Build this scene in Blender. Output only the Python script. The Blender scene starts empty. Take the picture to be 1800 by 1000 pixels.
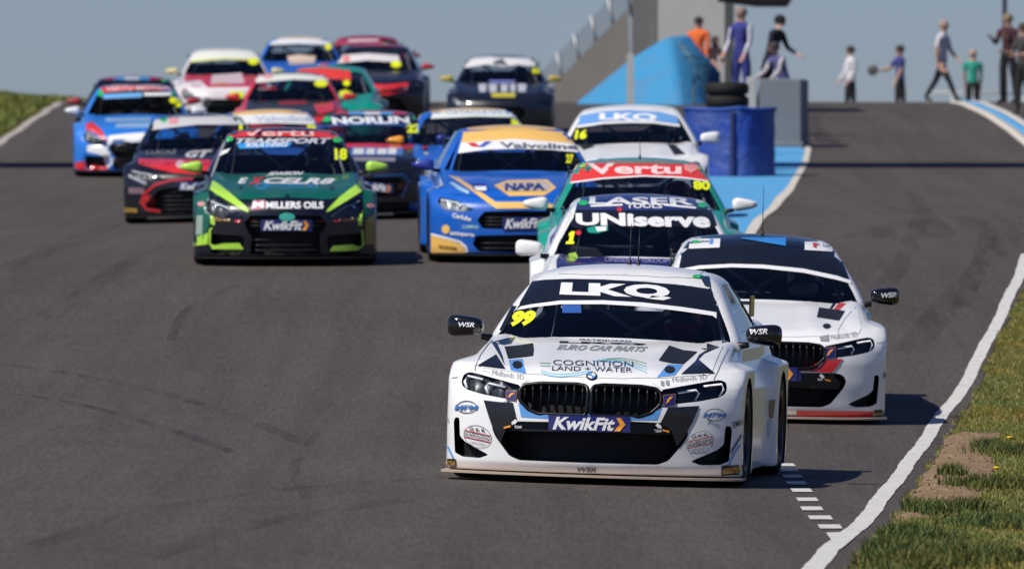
import bpy, bmesh, math, random
import numpy as np
from mathutils import Vector, Matrix
from mathutils.bvhtree import BVHTree
from mathutils.geometry import delaunay_2d_cdt

random.seed(7); RNG = np.random.default_rng(7)
SC = bpy.context.scene
COL = SC.collection
R = math.radians

# ------------------------------------------------------------------ camera, sky, sun, exposure
F_PX = 19530.0            # focal length in photo pixels (1800 wide)
CAM_Z = 1.6
cam = bpy.data.cameras.new('camera'); cam_ob = bpy.data.objects.new('camera', cam); COL.objects.link(cam_ob)
cam_ob.location = (0, 0, CAM_Z); cam_ob.rotation_euler = (R(90), 0, 0)
cam.sensor_width = 36.0; cam.lens = F_PX / 1800 * 36; cam.clip_start = 1; cam.clip_end = 30000
cam.dof.use_dof = True; cam.dof.focus_distance = 73.0; cam.dof.aperture_fstop = 7.6
SC.camera = cam_ob

SUN_EL, SUN_AZ = 49.0, -128.0       # azimuth measured from +Y (view direction) towards +X; the sun stands to the left, a little behind the camera
world = bpy.data.worlds.new('World'); SC.world = world; world.use_nodes = True
wn = world.node_tree.nodes; wl = world.node_tree.links
sky = wn.new('ShaderNodeTexSky'); sky.sky_type = 'NISHITA'; sky.sun_disc = False
sky.sun_elevation = R(SUN_EL); sky.sun_rotation = R(SUN_AZ)
sky.altitude = 300; sky.air_density = 1.0; sky.dust_density = 0.15; sky.ozone_density = 3.0
tint = wn.new('ShaderNodeMix'); tint.data_type = 'RGBA'; tint.blend_type = 'MULTIPLY'; tint.inputs['Factor'].default_value = 1.0
tint.inputs['B'].default_value = (0.64, 0.75, 1.12, 1)
wl.new(sky.outputs['Color'], tint.inputs['A'])
bg = wn['Background']; bg.inputs['Strength'].default_value = 0.06
wl.new(tint.outputs['Result'], bg.inputs['Color'])
sun = bpy.data.lights.new('sun', 'SUN'); sun_ob = bpy.data.objects.new('sun', sun); COL.objects.link(sun_ob)
sun.energy = 4.7; sun.angle = R(0.5); sun.color = (1.0, 0.95, 0.88)
sd = Vector((math.sin(R(SUN_AZ)) * math.cos(R(SUN_EL)), math.cos(R(SUN_AZ)) * math.cos(R(SUN_EL)), math.sin(R(SUN_EL))))
sun_ob.rotation_euler = sd.to_track_quat('Z', 'Y').to_euler(); sun_ob.location = sd * 60
vs = SC.view_settings; vs.view_transform = 'Standard'; vs.look = 'None'; vs.exposure = 0.0; vs.gamma = 1.0; vs.use_curve_mapping = False
SC.cycles.use_denoising = True
SC.cycles.max_bounces = 6; SC.cycles.transparent_max_bounces = 12
SC.render.film_transparent = False

# ------------------------------------------------------------------ small helpers
def pchip(pts):
    """smooth monotone curve through points, sampled to a table"""
    p = np.array(pts, float); x, y = p[:, 0], p[:, 1]
    h = np.diff(x); s = np.diff(y) / h
    m = np.zeros_like(x); m[0], m[-1] = s[0], s[-1]
    for i in range(1, len(x) - 1):
        if s[i-1] * s[i] > 0:
            w1, w2 = 2*h[i] + h[i-1], h[i] + 2*h[i-1]
            m[i] = (w1 + w2) / (w1 / s[i-1] + w2 / s[i])
    xs = np.linspace(x[0], x[-1], 1500)
    k = np.clip(np.searchsorted(x, xs) - 1, 0, len(h) - 1)
    t = (xs - x[k]) / h[k]
    ys = ((2*t**3 - 3*t**2 + 1)*y[k] + (t**3 - 2*t**2 + t)*h[k]*m[k] + (-2*t**3 + 3*t**2)*y[k+1] + (t**3 - t**2)*h[k]*m[k+1])
    return lambda q: np.interp(q, xs, ys)

def lin_lut(pts):
    p = np.array(pts, float)
    return lambda q: np.interp(q, p[:, 0], p[:, 1])

MATS = {}
def mat(name, color, rough=0.5, metal=0.0, coat=0.0, spec=0.5, emit=0.0):
    if name in MATS: return MATS[name]
    m = bpy.data.materials.new(name); m.use_nodes = True
    b = m.node_tree.nodes['Principled BSDF']
    b.inputs['Base Color'].default_value = (*color, 1); b.inputs['Roughness'].default_value = rough
    b.inputs['Metallic'].default_value = metal; b.inputs['Coat Weight'].default_value = coat
    b.inputs['Coat Roughness'].default_value = 0.04; b.inputs['Specular IOR Level'].default_value = spec
    MATS[name] = m
    return m

def hexc(r, g, b):
    f = lambda c: (c/255/12.92) if c/255 <= 0.04045 else ((c/255 + 0.055)/1.055)**2.4
    return (f(r), f(g), f(b))

def paint(r, g, b, rough=0.38):
    """glossy car paint or vinyl, sRGB 0-255 of the paint itself, with faint dust"""
    key = 'paint_%d_%d_%d' % (r, g, b)
    if key in MATS: return MATS[key]
    m = mat(key, hexc(r, g, b), rough=rough, coat=0.7)
    nt = m.node_tree; N, L = nt.nodes, nt.links
    p = N['Principled BSDF']
    tc = N.new('ShaderNodeTexCoord'); no = N.new('ShaderNodeTexNoise'); no.inputs['Scale'].default_value = 3.5; no.inputs['Detail'].default_value = 6
    L.new(tc.outputs['Object'], no.inputs['Vector'])
    mr = N.new('ShaderNodeMapRange'); mr.inputs['From Min'].default_value = 0.45; mr.inputs['From Max'].default_value = 0.8
    mr.inputs['To Min'].default_value = 0.0; mr.inputs['To Max'].default_value = 0.14 if max(r, g, b) > 90 else 0.02
    L.new(no.outputs['Fac'], mr.inputs['Value'])
    mx = N.new('ShaderNodeMix'); mx.data_type = 'RGBA'
    mx.inputs['A'].default_value = (*hexc(r, g, b), 1); mx.inputs['B'].default_value = (0.30, 0.27, 0.24, 1)
    L.new(mr.outputs['Result'], mx.inputs['Factor']); L.new(mx.outputs['Result'], p.inputs['Base Color'])
    mr2 = N.new('ShaderNodeMapRange'); mr2.inputs['To Min'].default_value = 0.05; mr2.inputs['To Max'].default_value = 0.16
    L.new(no.outputs['Fac'], mr2.inputs['Value']); L.new(mr2.outputs['Result'], p.inputs['Coat Roughness'])
    return m

BLACK = mat('black_plastic', (0.012, 0.012, 0.013), 0.45)
GLOSSBLACK = mat('gloss_black', (0.006, 0.006, 0.007), 0.16, coat=0.5)
OPENING = mat('opening_black', (0.0035, 0.0035, 0.004), 0.6)
SATIN = mat('satin_black', (0.006, 0.006, 0.007), 0.34, spec=0.3)
INTERIOR = mat('interior_dark', (0.035, 0.036, 0.04), 0.8)
RUBBER = mat('tyre_rubber', (0.014, 0.013, 0.013), 0.75, spec=0.3)
RIMMAT = mat('rim_metal', (0.05, 0.05, 0.055), 0.35, metal=0.8)
CHROME = mat('lamp_reflector', (0.75, 0.77, 0.8), 0.12, metal=1.0)
LAMPGREY = mat('lamp_light_guide', (0.80, 0.81, 0.83), 0.3)
WOOD = mat('splitter_wood', (0.42, 0.33, 0.25), 0.6)
TUBE = mat('cage_tube', (0.36, 0.36, 0.38), 0.4)
SEATM = mat('seat_fabric', (0.03, 0.03, 0.035), 0.85)

def glass_mat(name, trans, gloss=1.0):
    m = bpy.data.materials.new(name); m.use_nodes = True
    N, L = m.node_tree.nodes, m.node_tree.links
    N.remove(N['Principled BSDF']); out = N['Material Output']
    tr = N.new('ShaderNodeBsdfTransparent'); tr.inputs['Color'].default_value = (*trans, 1)
    gl = N.new('ShaderNodeBsdfGlossy'); gl.inputs['Roughness'].default_value = 0.03; gl.inputs['Color'].default_value = (gloss, gloss, gloss, 1)
    fr = N.new('ShaderNodeFresnel'); fr.inputs['IOR'].default_value = 1.45
    mx = N.new('ShaderNodeMixShader')
    L.new(fr.outputs[0], mx.inputs[0]); L.new(tr.outputs[0], mx.inputs[1]); L.new(gl.outputs[0], mx.inputs[2])
    L.new(mx.outputs[0], out.inputs['Surface'])
    return m
GLASS = glass_mat('car_glass', (0.70, 0.73, 0.77))
LENS = glass_mat('lamp_lens', (0.82, 0.85, 0.88))

def obj(name, me, material=None, parent=None, mats=None):
    o = bpy.data.objects.new(name, me); COL.objects.link(o)
    if mats:
        if len(me.materials) < len(mats):
            for _ in range(len(mats) - len(me.materials)): me.materials.append(None)
        for i, mm in enumerate(mats):
            o.material_slots[i].link = 'OBJECT'; o.material_slots[i].material = mm
    elif material is not None:
        if len(me.materials) == 0: me.materials.append(None)
        o.material_slots[0].link = 'OBJECT'; o.material_slots[0].material = material
    if parent is not None: o.parent = parent
    return o

def mesh_from(verts, faces, name='mesh', smooth=False):
    me = bpy.data.meshes.new(name)
    me.from_pydata([tuple(map(float, v)) for v in verts], [], [tuple(map(int, f)) for f in faces])
    me.update()
    if smooth: me.polygons.foreach_set('use_smooth', np.ones(len(me.polygons), bool))
    return me

def mesh_np(verts, quads, name='mesh', smooth=True, mat_index=None):
    verts = np.asarray(verts, np.float32); quads = np.asarray(quads, np.int32)
    me = bpy.data.meshes.new(name); n = len(quads); k = quads.shape[1]
    me.vertices.add(len(verts)); me.vertices.foreach_set('co', verts.ravel())
    me.loops.add(n * k); me.loops.foreach_set('vertex_index', quads.ravel())
    me.polygons.add(n); me.polygons.foreach_set('loop_start', np.arange(0, n * k, k, dtype=np.int32))
    if mat_index is not None: me.polygons.foreach_set('material_index', np.asarray(mat_index, np.int32))
    me.update(calc_edges=True)
    me.polygons.foreach_set('use_smooth', np.full(n, smooth, bool))
    return me

def bm_mesh(bm, name='mesh', smooth=False):
    me = bpy.data.meshes.new(name); bm.to_mesh(me); bm.free()
    if smooth: me.polygons.foreach_set('use_smooth', np.ones(len(me.polygons), bool))
    return me

def thing(name, label, cat, group=None, loc=(0, 0, 0), rz=0):
    o = bpy.data.objects.new(name, None); COL.objects.link(o)
    o.location = loc; o.rotation_euler = (0, 0, rz); o.empty_display_size = 0.2
    o['label'] = label; o['category'] = cat
    if group: o['group'] = group
    return o
def tag(o, label, cat, group=None):
    o['label'] = label; o['category'] = cat
    if group: o['group'] = group
    return o

def add_box(bm, c, s, rot=None, bevel=0.0):
    r = bmesh.ops.create_cube(bm, size=1.0)
    M = Matrix.Translation(c) @ (rot.to_4x4() if rot is not None else Matrix.Identity(4)) @ Matrix.Diagonal((*s, 1))
    bmesh.ops.transform(bm, matrix=M, verts=r['verts'])
    if bevel > 0:
        es = list({e for v in r['verts'] for e in v.link_edges})
        bmesh.ops.bevel(bm, geom=es, offset=bevel, segments=2, profile=0.5, affect='EDGES')

def box_mesh(c, s, rot=None, bevel=0.0, name='box'):
    bm = bmesh.new(); add_box(bm, c, s, rot, bevel); return bm_mesh(bm, name)

def tube_mesh(path, r, seg=8, closed=False, name='tube', r_end=None):
    P = [Vector(p) for p in path]; n = len(P); V, Fc = [], []
    up = Vector((0, 0, 1))
    for i, p in enumerate(P):
        a = P[(i-1) % n] if (closed or i > 0) else P[i]; b = P[(i+1) % n] if (closed or i < n-1) else P[i]
        t = (b - a).normalized()
        u = t.cross(up if abs(t.z) < 0.95 else Vector((1, 0, 0))).normalized(); w = t.cross(u)
        rr = r if r_end is None else r + (r_end - r) * i / max(1, n - 1)
        for k in range(seg):
            an = 2*math.pi*k/seg; V.append(p + (u*math.cos(an) + w*math.sin(an))*rr)
    for i in range(n if closed else n-1):
        j = (i+1) % n
        for k in range(seg):
            Fc.append((i*seg+k, i*seg+(k+1) % seg, j*seg+(k+1) % seg, j*seg+k))
    if not closed:
        Fc.append(tuple(range(seg))[::-1]); Fc.append(tuple((n-1)*seg+k for k in range(seg)))
    return mesh_from(V, Fc, name, True)

def lathe_x(profile, seg=40, name='lathe'):
    """profile of (x, r) turned about the x axis"""
    V, Fc = [], []; m = len(profile)
    for k in range(seg):
        a = 2*math.pi*k/seg
        for (x, r) in profile: V.append((x, r*math.cos(a), r*math.sin(a)))
    for k in range(seg):
        j = (k+1) % seg
        for i in range(m-1): Fc.append((k*m+i, k*m+i+1, j*m+i+1, j*m+i))
    return mesh_from(V, Fc, name, True)

def text_mesh(s, bold=0.0, shear=0.0, spacing=1.0, cache={}):
    key = (s, bold, shear, spacing)
    if key in cache: return cache[key]
    cu = bpy.data.curves.new('lettering', 'FONT'); cu.body = s; cu.size = 1.0; cu.offset = bold; cu.shear = shear
    cu.space_character = spacing; cu.resolution_u = 3
    ob = bpy.data.objects.new('lettering', cu)
    me = bpy.data.meshes.new_from_object(ob)
    n = len(me.vertices); co = np.empty(n*3); me.vertices.foreach_get('co', co); co = co.reshape(-1, 3)[:, :2]
    fs = [tuple(p.vertices) for p in me.polygons]
    bpy.data.objects.remove(ob); bpy.data.curves.remove(cu); bpy.data.meshes.remove(me)
    lo, hi = co.min(0), co.max(0)
    cache[key] = ((co - lo) / (hi - lo), fs)
    return cache[key]

# ------------------------------------------------------------------ terrain: heights relative to the camera, as the road climbs to the crest
_prof = pchip([(-400, -3.0), (0, -1.9), (40, -1.55), (54, -1.43), (63, -1.36), (70, -1.282), (78, -1.19), (86, -1.06), (94, -0.70), (101, -0.31), (114, 0.175),
               (128, 0.615), (142, 0.84), (155, 1.17), (168, 1.61), (180, 2.00), (190, 2.36), (200, 2.80), (208, 3.17), (220, 3.55),
               (231, 3.785), (245, 3.93), (256, 3.90), (275, 3.45), (320, 1.2), (400, -4), (700, -25), (6000, -60)])
# soften the kinks of the profile
_xs = np.linspace(-60, 420, 4801); _ys = _prof(_xs)
_k = np.hanning(81); _k /= _k.sum(); _ys2 = np.convolve(np.pad(_ys, 40, 'edge'), _k, 'valid')
_near = lin_lut(np.stack([_xs, _ys2], 1))
def road_z(y): return np.where((np.asarray(y) > -50) & (np.asarray(y) < 410), _near(y), _prof(y))
def smooth01(t):
    t = np.clip(t, 0, 1); return t*t*(3 - 2*t)
def ground_z(x, y):
    """world height of the ground"""
    x = np.asarray(x, float); y = np.asarray(y, float)
    z = road_z(y) + CAM_Z
    cam_f = 1 - smooth01((y - 88) / 20)
    z = z - 0.030 * cam_f * np.clip(x - 1.0, -9, 9)
    z = z + 0.025 * smooth01((y - 116) / 14) * (1 - smooth01((y - 146) / 18)) * np.clip(x + 1.6, -6, 6)
    # grass bank on the left beyond the road edge, a gentle fall beyond the kerb on the right
    z = z + 0.42 * smooth01((-x - 9.5) / 4.0) * smooth01((y - 120) / 60)
    z = z - 0.9 * smooth01((x - 10.4) / 6.0) * smooth01((y - 160) / 40)
    return z
def unproject(u, v, dmin=44.0, dmax=246.0):
    """ground point seen at a photo pixel"""
    d = np.linspace(dmin, dmax, 8000)
    g = ground_z((u - 900)/F_PX*d, d) - (CAM_Z + (500 - v)/F_PX*d)
    k = np.nonzero((g[:-1] < 0) & (g[1:] >= 0))[0]
    dd = d[k[0]] if len(k) else d[np.argmax(g)]
    return (u - 900)/F_PX*dd, dd
def at(u, v, d):
    """world point at distance d seen at photo pixel"""
    return Vector(((u - 900)/F_PX*d, d, CAM_Z + (500 - v)/F_PX*d))
# ------------------------------------------------------------------ setting: materials
def node_mat(name):
    m = bpy.data.materials.new(name); m.use_nodes = True
    return m, m.node_tree.nodes, m.node_tree.links, m.node_tree.nodes['Principled BSDF']

def asphalt_mat():
    m, N, L, p = node_mat('asphalt')
    tc = N.new('ShaderNodeTexCoord')
    def noise(scale, detail=6, rough=0.6, vec=None, stretch=None):
        n = N.new('ShaderNodeTexNoise'); n.inputs['Scale'].default_value = scale; n.inputs['Detail'].default_value = detail; n.inputs['Roughness'].default_value = rough
        if stretch:
            mp = N.new('ShaderNodeMapping'); mp.inputs['Scale'].default_value = stretch
            L.new(tc.outputs['Object'], mp.inputs['Vector']); L.new(mp.outputs['Vector'], n.inputs['Vector'])
        else: L.new(tc.outputs['Object'], n.inputs['Vector'])
        return n
    def rng(src, a, b, c, d):
        r = N.new('ShaderNodeMapRange'); r.inputs['From Min'].default_value = a; r.inputs['From Max'].default_value = b
        r.inputs['To Min'].default_value = c; r.inputs['To Max'].default_value = d; L.new(src, r.inputs['Value']); return r.outputs['Result']
    def mul(a, b):
        x = N.new('ShaderNodeMath'); x.operation = 'MULTIPLY'; L.new(a, x.inputs[0]); L.new(b, x.inputs[1]); return x.outputs[0]
    fine = noise(110, 3, 0.8); grain = noise(9, 6, 0.75); big = noise(0.35, 4, 0.5); streak = noise(1.0, 5, 0.55, stretch=(1.6, 0.05, 1)); streak2 = noise(1.0, 4, 0.6, stretch=(5.0, 0.09, 1)); agg = noise(1.0, 2, 0.8, stretch=(48, 1.7, 1))
    v = mul(rng(fine.outputs['Fac'], 0.3, 0.7, 0.72, 1.28), rng(big.outputs['Fac'], 0.3, 0.7, 0.95, 1.05))
    v = mul(v, rng(grain.outputs['Fac'], 0.3, 0.7, 0.95, 1.05))
    v = mul(v, rng(streak.outputs['Fac'], 0.38, 0.60, 0.88, 1.03)); v = mul(v, rng(streak2.outputs['Fac'], 0.35, 0.6, 0.92, 1.04)); v = mul(v, rng(agg.outputs['Fac'], 0.25, 0.75, 0.70, 1.30))
    # coarse pale chippings
    vo = N.new('ShaderNodeTexVoronoi'); vo.inputs['Scale'].default_value = 60; L.new(tc.outputs['Object'], vo.inputs['Vector'])
    chip = rng(vo.outputs['Distance'], 0.05, 0.16, 1.35, 1.0); v = mul(v, chip)
    cm = N.new('ShaderNodeMix'); cm.data_type = 'RGBA'; cm.blend_type = 'MULTIPLY'; cm.inputs['Factor'].default_value = 1
    cm.inputs['A'].default_value = (0.077, 0.0645, 0.056, 1); L.new(v, cm.inputs['B']); L.new(cm.outputs['Result'], p.inputs['Base Color'])
    p.inputs['Roughness'].default_value = 0.82; p.inputs['Specular IOR Level'].default_value = 0.25
    bp = N.new('ShaderNodeBump'); bp.inputs['Strength'].default_value = 0.35; bp.inputs['Distance'].default_value = 0.006
    L.new(fine.outputs['Fac'], bp.inputs['Height']); L.new(bp.outputs['Normal'], p.inputs['Normal'])
    return m

def worn_paint(name, color, under=(0.09, 0.078, 0.07), wear=0.45, scale=14):
    m, N, L, p = node_mat(name)
    tc = N.new('ShaderNodeTexCoord'); n = N.new('ShaderNodeTexNoise'); n.inputs['Scale'].default_value = scale; n.inputs['Detail'].default_value = 8; n.inputs['Roughness'].default_value = 0.7
    L.new(tc.outputs['Object'], n.inputs['Vector'])
    r = N.new('ShaderNodeMapRange'); r.inputs['From Min'].default_value = 0.52; r.inputs['From Max'].default_value = 0.75; r.inputs['To Max'].default_value = wear
    L.new(n.outputs['Fac'], r.inputs['Value'])
    mx = N.new('ShaderNodeMix'); mx.data_type = 'RGBA'; mx.inputs['A'].default_value = (*color, 1); mx.inputs['B'].default_value = (*under, 1)
    L.new(r.outputs['Result'], mx.inputs['Factor']); L.new(mx.outputs['Result'], p.inputs['Base Color']); p.inputs['Roughness'].default_value = 0.75
    bp = N.new('ShaderNodeBump'); bp.inputs['Strength'].default_value = 0.4; bp.inputs['Distance'].default_value = 0.004
    L.new(n.outputs['Fac'], bp.inputs['Height']); L.new(bp.outputs['Normal'], p.inputs['Normal'])
    return m

def turf_mat(name, a, b, c, scale=0.9):
    m, N, L, p = node_mat(name)
    tc = N.new('ShaderNodeTexCoord'); n = N.new('ShaderNodeTexNoise'); n.inputs['Scale'].default_value = scale; n.inputs['Detail'].default_value = 10; n.inputs['Roughness'].default_value = 0.7
    L.new(tc.outputs['Object'], n.inputs['Vector'])
    cr = N.new('ShaderNodeValToRGB'); e = cr.color_ramp.elements
    e[0].position = 0.32; e[0].color = (*a, 1); e[1].position = 0.66; e[1].color = (*c, 1); k = e.new(0.5); k.color = (*b, 1)
    L.new(n.outputs['Fac'], cr.inputs['Fac']); L.new(cr.outputs['Color'], p.inputs['Base Color']); p.inputs['Roughness'].default_value = 0.95
    p.inputs['Specular IOR Level'].default_value = 0.1
    n2 = N.new('ShaderNodeTexNoise'); n2.inputs['Scale'].default_value = 25; n2.inputs['Detail'].default_value = 6; L.new(tc.outputs['Object'], n2.inputs['Vector'])
    bp = N.new('ShaderNodeBump'); bp.inputs['Strength'].default_value = 0.9; bp.inputs['Distance'].default_value = 0.03
    L.new(n2.outputs['Fac'], bp.inputs['Height']); L.new(bp.outputs['Normal'], p.inputs['Normal'])
    return m

ASPHALT = asphalt_mat()
WHITELINE = worn_paint('line_paint_white', (0.62, 0.60, 0.56), wear=0.75, scale=11)
BLUEPAINT = worn_paint('runoff_paint_blue', (0.085, 0.34, 0.62), wear=0.25, scale=5)
KERBWHITE = worn_paint('kerb_paint_white', (0.60, 0.55, 0.47), wear=0.5, scale=7)
DUSTYWHITE = worn_paint('dusty_line_paint', (0.42, 0.38, 0.33), wear=0.7, scale=6)
TURF = turf_mat('turf', (0.070, 0.066, 0.020), (0.115, 0.105, 0.032), (0.19, 0.155, 0.06))
SOIL = turf_mat('bare_soil', (0.14, 0.09, 0.05), (0.25, 0.17, 0.10), (0.36, 0.26, 0.165), 11)

def sheet(name, fx0, fx1, ys, nx, lift, material, wob=0.0):
    """a strip of ground between x = fx0(y) and fx1(y), following the terrain"""
    ys = np.asarray(ys, float); V = []; 
    for i, y in enumerate(ys):
        a, b = fx0(y), fx1(y)
        xs = np.linspace(a, b, nx + 1)
        if wob: xs = xs + wob * np.array([math.sin(y*2.1) * 0.5 + math.sin(y*5.3 + 1) * 0.3 + math.sin(y*0.7)] * (nx+1))
        V.append(np.stack([xs, np.full(nx+1, y), ground_z(xs, np.full(nx+1, y)) + lift], 1))
    V = np.concatenate(V); n = nx + 1
    q = [(i*n+j, i*n+j+1, (i+1)*n+j+1, (i+1)*n+j) for i in range(len(ys)-1) for j in range(nx)]
    return obj(name, mesh_np(V, q, name), material)

def poly_sheet(name, px, lift, material, cell=0.5):
    """a ground patch whose corners are unprojected photo points"""
    pts = [unproject(u, v) for u, v in px]
    return world_poly(name, pts, lift, material, cell)

def world_poly(name, pts, lift, material, cell=0.5):
    bm = bmesh.new(); bm.faces.new([bm.verts.new((x, y, 0)) for x, y in pts])
    P = np.array(pts); lo, hi = P.min(0), P.max(0)
    for ax in (0, 1):
        for c in np.arange(lo[ax] + cell, hi[ax], cell):
            co = [0, 0, 0]; co[ax] = c; no = [0, 0, 0]; no[ax] = 1
            bmesh.ops.bisect_plane(bm, geom=bm.verts[:] + bm.edges[:] + bm.faces[:], plane_co=co, plane_no=no)
    for v in bm.verts: v.co.z = float(ground_z(v.co.x, v.co.y)) + lift
    bmesh.ops.triangulate(bm, faces=bm.faces[:]); bmesh.ops.recalc_face_normals(bm, faces=bm.faces[:])
    if sum(f.normal.z for f in bm.faces) < 0: bmesh.ops.reverse_faces(bm, faces=bm.faces[:])
    return obj(name, bm_mesh(bm, name), material)

def edge_fn(px):
    """x of a road-side line as a smooth function of distance, from photo points along it"""
    P = sorted([unproject(u, v)[::-1] for u, v in px]); return P

# ------------------------------------------------------------------ the ground as one sheet
def build_ground():
    ys = np.concatenate([np.linspace(-300, 30, 12)[:-1], np.arange(30, 280, 0.5), np.linspace(280, 420, 36), np.geomspace(440, 9000, 24)])
    xs = np.concatenate([-np.geomspace(14, 4000, 22)[::-1], np.arange(-13.5, 13.6, 0.75), np.geomspace(14, 4000, 22)])
    X, Y = np.meshgrid(xs, ys); V = np.stack([X, Y, ground_z(X, Y)], -1).reshape(-1, 3)
    n = len(xs); q = [(i*n+j, i*n+j+1, (i+1)*n+j+1, (i+1)*n+j) for i in range(len(ys)-1) for j in range(n-1)]
    g = obj('ground', mesh_np(V, q, 'ground'), TURF); g['kind'] = 'structure'; g['label'] = 'grassy hillside under and around the race track'
    return g
build_ground()

# track edges (x as functions of distance)
R_LINE_PX = [(1420, 1010), (1462, 965), (1500, 935), (1556, 870), (1605, 805), (1650, 740), (1694, 680), (1726, 620), (1757, 560), (1780, 510), (1800, 462)]
_rl = sorted((unproject(u, v)[1], unproject(u, v)[0]) for u, v in R_LINE_PX)
R_LINE = pchip([(30, _rl[0][1] - (_rl[0][0] - 30)*0.06)] + _rl[::1] + [(150, 6.9), (185, 8.9), (205, 9.65), (232, 9.35), (262, 8.0), (300, 5.0)])
G_EDGE_PX = [(1478, 1010), (1530, 960), (1592, 885), (1650, 800), (1682, 745), (1722, 680), (1748, 610), (1775, 560), (1800, 515)]
_ge = sorted((unproject(u, v)[1], unproject(u, v)[0]) for u, v in G_EDGE_PX)
G_EDGE = pchip([(30, _ge[0][1] - (_ge[0][0] - 30)*0.06)] + _ge + [(118, 6.0), (150, 7.9), (185, 10.0), (232, 11.4), (300, 9.0)])
_le = sorted(unproject(u, v)[::-1] for u, v in [(0, 248), (30, 227), (60, 207), (88, 189), (110, 178)]); _le = [q for i, q in enumerate(_le) if i == 0 or q[0] > _le[i-1][0] + .5]
L_EDGE = pchip([(30, -8.0), (120, -8.6), (170, -8.8)] + _le + [(_le[-1][0] + 20, _le[-1][1] + .6), (300, -5.0)])
def road_sheet():
    ys = np.concatenate([np.arange(28, 262, 0.5), np.arange(262, 300, 2)])
    o = sheet('road', L_EDGE, G_EDGE, ys, 26, 0.006, ASPHALT); o['kind'] = 'structure'; o['label'] = 'worn grey tarmac of the race track'
road_sheet()
o = sheet('white_edge_line', lambda y: R_LINE(y) - 0.055, lambda y: R_LINE(y) + 0.055, np.arange(46, 118, 0.12), 2, 0.011, WHITELINE, wob=0.006)
o['kind'] = 'structure'; o['label'] = 'wavy white painted edge line of the track'
o = sheet('dusty_edge_line', lambda y: L_EDGE(y) - 0.02, lambda y: L_EDGE(y) + 0.13, np.arange(150, 250, 1.0), 3, 0.012, DUSTYWHITE, wob=0.02)
o['kind'] = 'structure'; o['label'] = 'pale dusty edge strip beside the far grass bank'

# bare soil patches in the verge, with slightly raised rough ground
def soil_patch(px, lift):
    o = poly_sheet('soil_patch', px, lift, SOIL, 0.09); o['kind'] = 'structure'; o['label'] = 'bare brown soil in the grass verge'
    co = np.empty(len(o.data.vertices)*3); o.data.vertices.foreach_get('co', co); co = co.reshape(-1, 3)
    P = np.array([unproject(u, v) for u, v in px]); dm = np.full(len(co), 9.0)
    for i in range(len(P)):
        a, b = P[i-1], P[i]; e = b - a; w = co[:, :2] - a; t = np.clip((w @ e)/(e @ e), 0, 1); dm = np.minimum(dm, np.linalg.norm((w - t[:, None]*e)*(1, .5), axis=1))
    co[:, 2] += RNG.uniform(0, 0.010, len(co))*smooth01(dm/.1) - .006*(dm < .03); o.data.vertices.foreach_set('co', co.ravel()); o.data.polygons.foreach_set('use_smooth', np.ones(len(o.data.polygons), bool)); o.data.update()
SOIL_PX = [(1572, 918), (1590, 893), (1618, 850), (1650, 800), (1668, 766), (1700, 760), (1756, 762), (1762, 785), (1738, 800), (1750, 815), (1742, 850), (1715, 885), (1670, 906), (1620, 912)]
def ragged(px, n=7, amp=5.0):
    out = []
    for i in range(len(px)):
        a, b = px[i], px[(i+1) % len(px)]
        for k in range(n): t = k/n; out.append((a[0] + (b[0]-a[0])*t + RNG.uniform(-amp, amp), a[1] + (b[1]-a[1])*t + RNG.uniform(-amp, amp)*.6))
    return out
soil_patch(ragged(SOIL_PX), 0.012)

# small clods and stones lying on the soil
def clods():
    P = np.array([unproject(u, v) for u, v in SOIL_PX]); lo, hi = P.min(0), P.max(0); V, T = [], []
    for k in range(900):
        x, y = RNG.uniform(lo[0] - .1, hi[0] + .1), RNG.uniform(lo[1], hi[1]); r = RNG.uniform(.006, .02)*(1 + (RNG.random() < .06)); z = float(ground_z(x, y)) + .014
        if not in_poly(np.array([x]), np.array([y]), [tuple(q) for q in P])[0]: continue
        b = len(V)
        for (dx, dy, dz) in ((1, 0, 0), (.2, 1, 0), (-1, .3, 0), (-.3, -1, 0), (.1, 0, .9), (0, 0, -.5)): V.append((x + dx*r*RNG.uniform(.7, 1.3), y + dy*r*RNG.uniform(.7, 1.3), z + dz*r))
        T += [(b+i, b+(i+1) % 4, b+4) for i in range(4)] + [(b+(i+1) % 4, b+i, b+5) for i in range(4)]
    o = obj('gravel', mesh_np(V, T, 'gravel', smooth=False), SOIL); o['kind'] = 'stuff'; o['label'] = 'loose clods and stones on the bare soil'; o['category'] = 'gravel'
# grass blades of the near verge
def grass_blades(name, label, n, sampler, hmin, hmax, w, material):
    x, y = sampler(n); n = len(x); z = ground_z(x, y) + 0.004
    h = RNG.uniform(hmin, hmax, n) * (0.6 + 0.8*RNG.random(n)); a = RNG.uniform(0, 2*math.pi, n)
    lean = RNG.uniform(0.1, 0.9, n) * h; b = RNG.uniform(0, 2*math.pi, n)
    base = np.stack([x, y, z], 1); side = np.stack([np.cos(a), np.sin(a), np.zeros(n)], 1) * w
    mid = base + np.stack([np.cos(b)*lean*0.35, np.sin(b)*lean*0.35, h*0.6], 1)
    tip = base + np.stack([np.cos(b)*lean, np.sin(b)*lean, h], 1)
    V = np.concatenate([base - side, base + side, mid + side*0.7, mid - side*0.7, tip]); i = np.arange(n)
    T = np.concatenate([np.stack([i, i+n, i+2*n], 1), np.stack([i, i+2*n, i+3*n], 1), np.stack([i+3*n, i+2*n, i+4*n], 1)])
    o = obj(name, mesh_np(V, T, name, smooth=False), material); o['kind'] = 'stuff'; o['label'] = label; o['category'] = 'grass'
    return o
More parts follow.
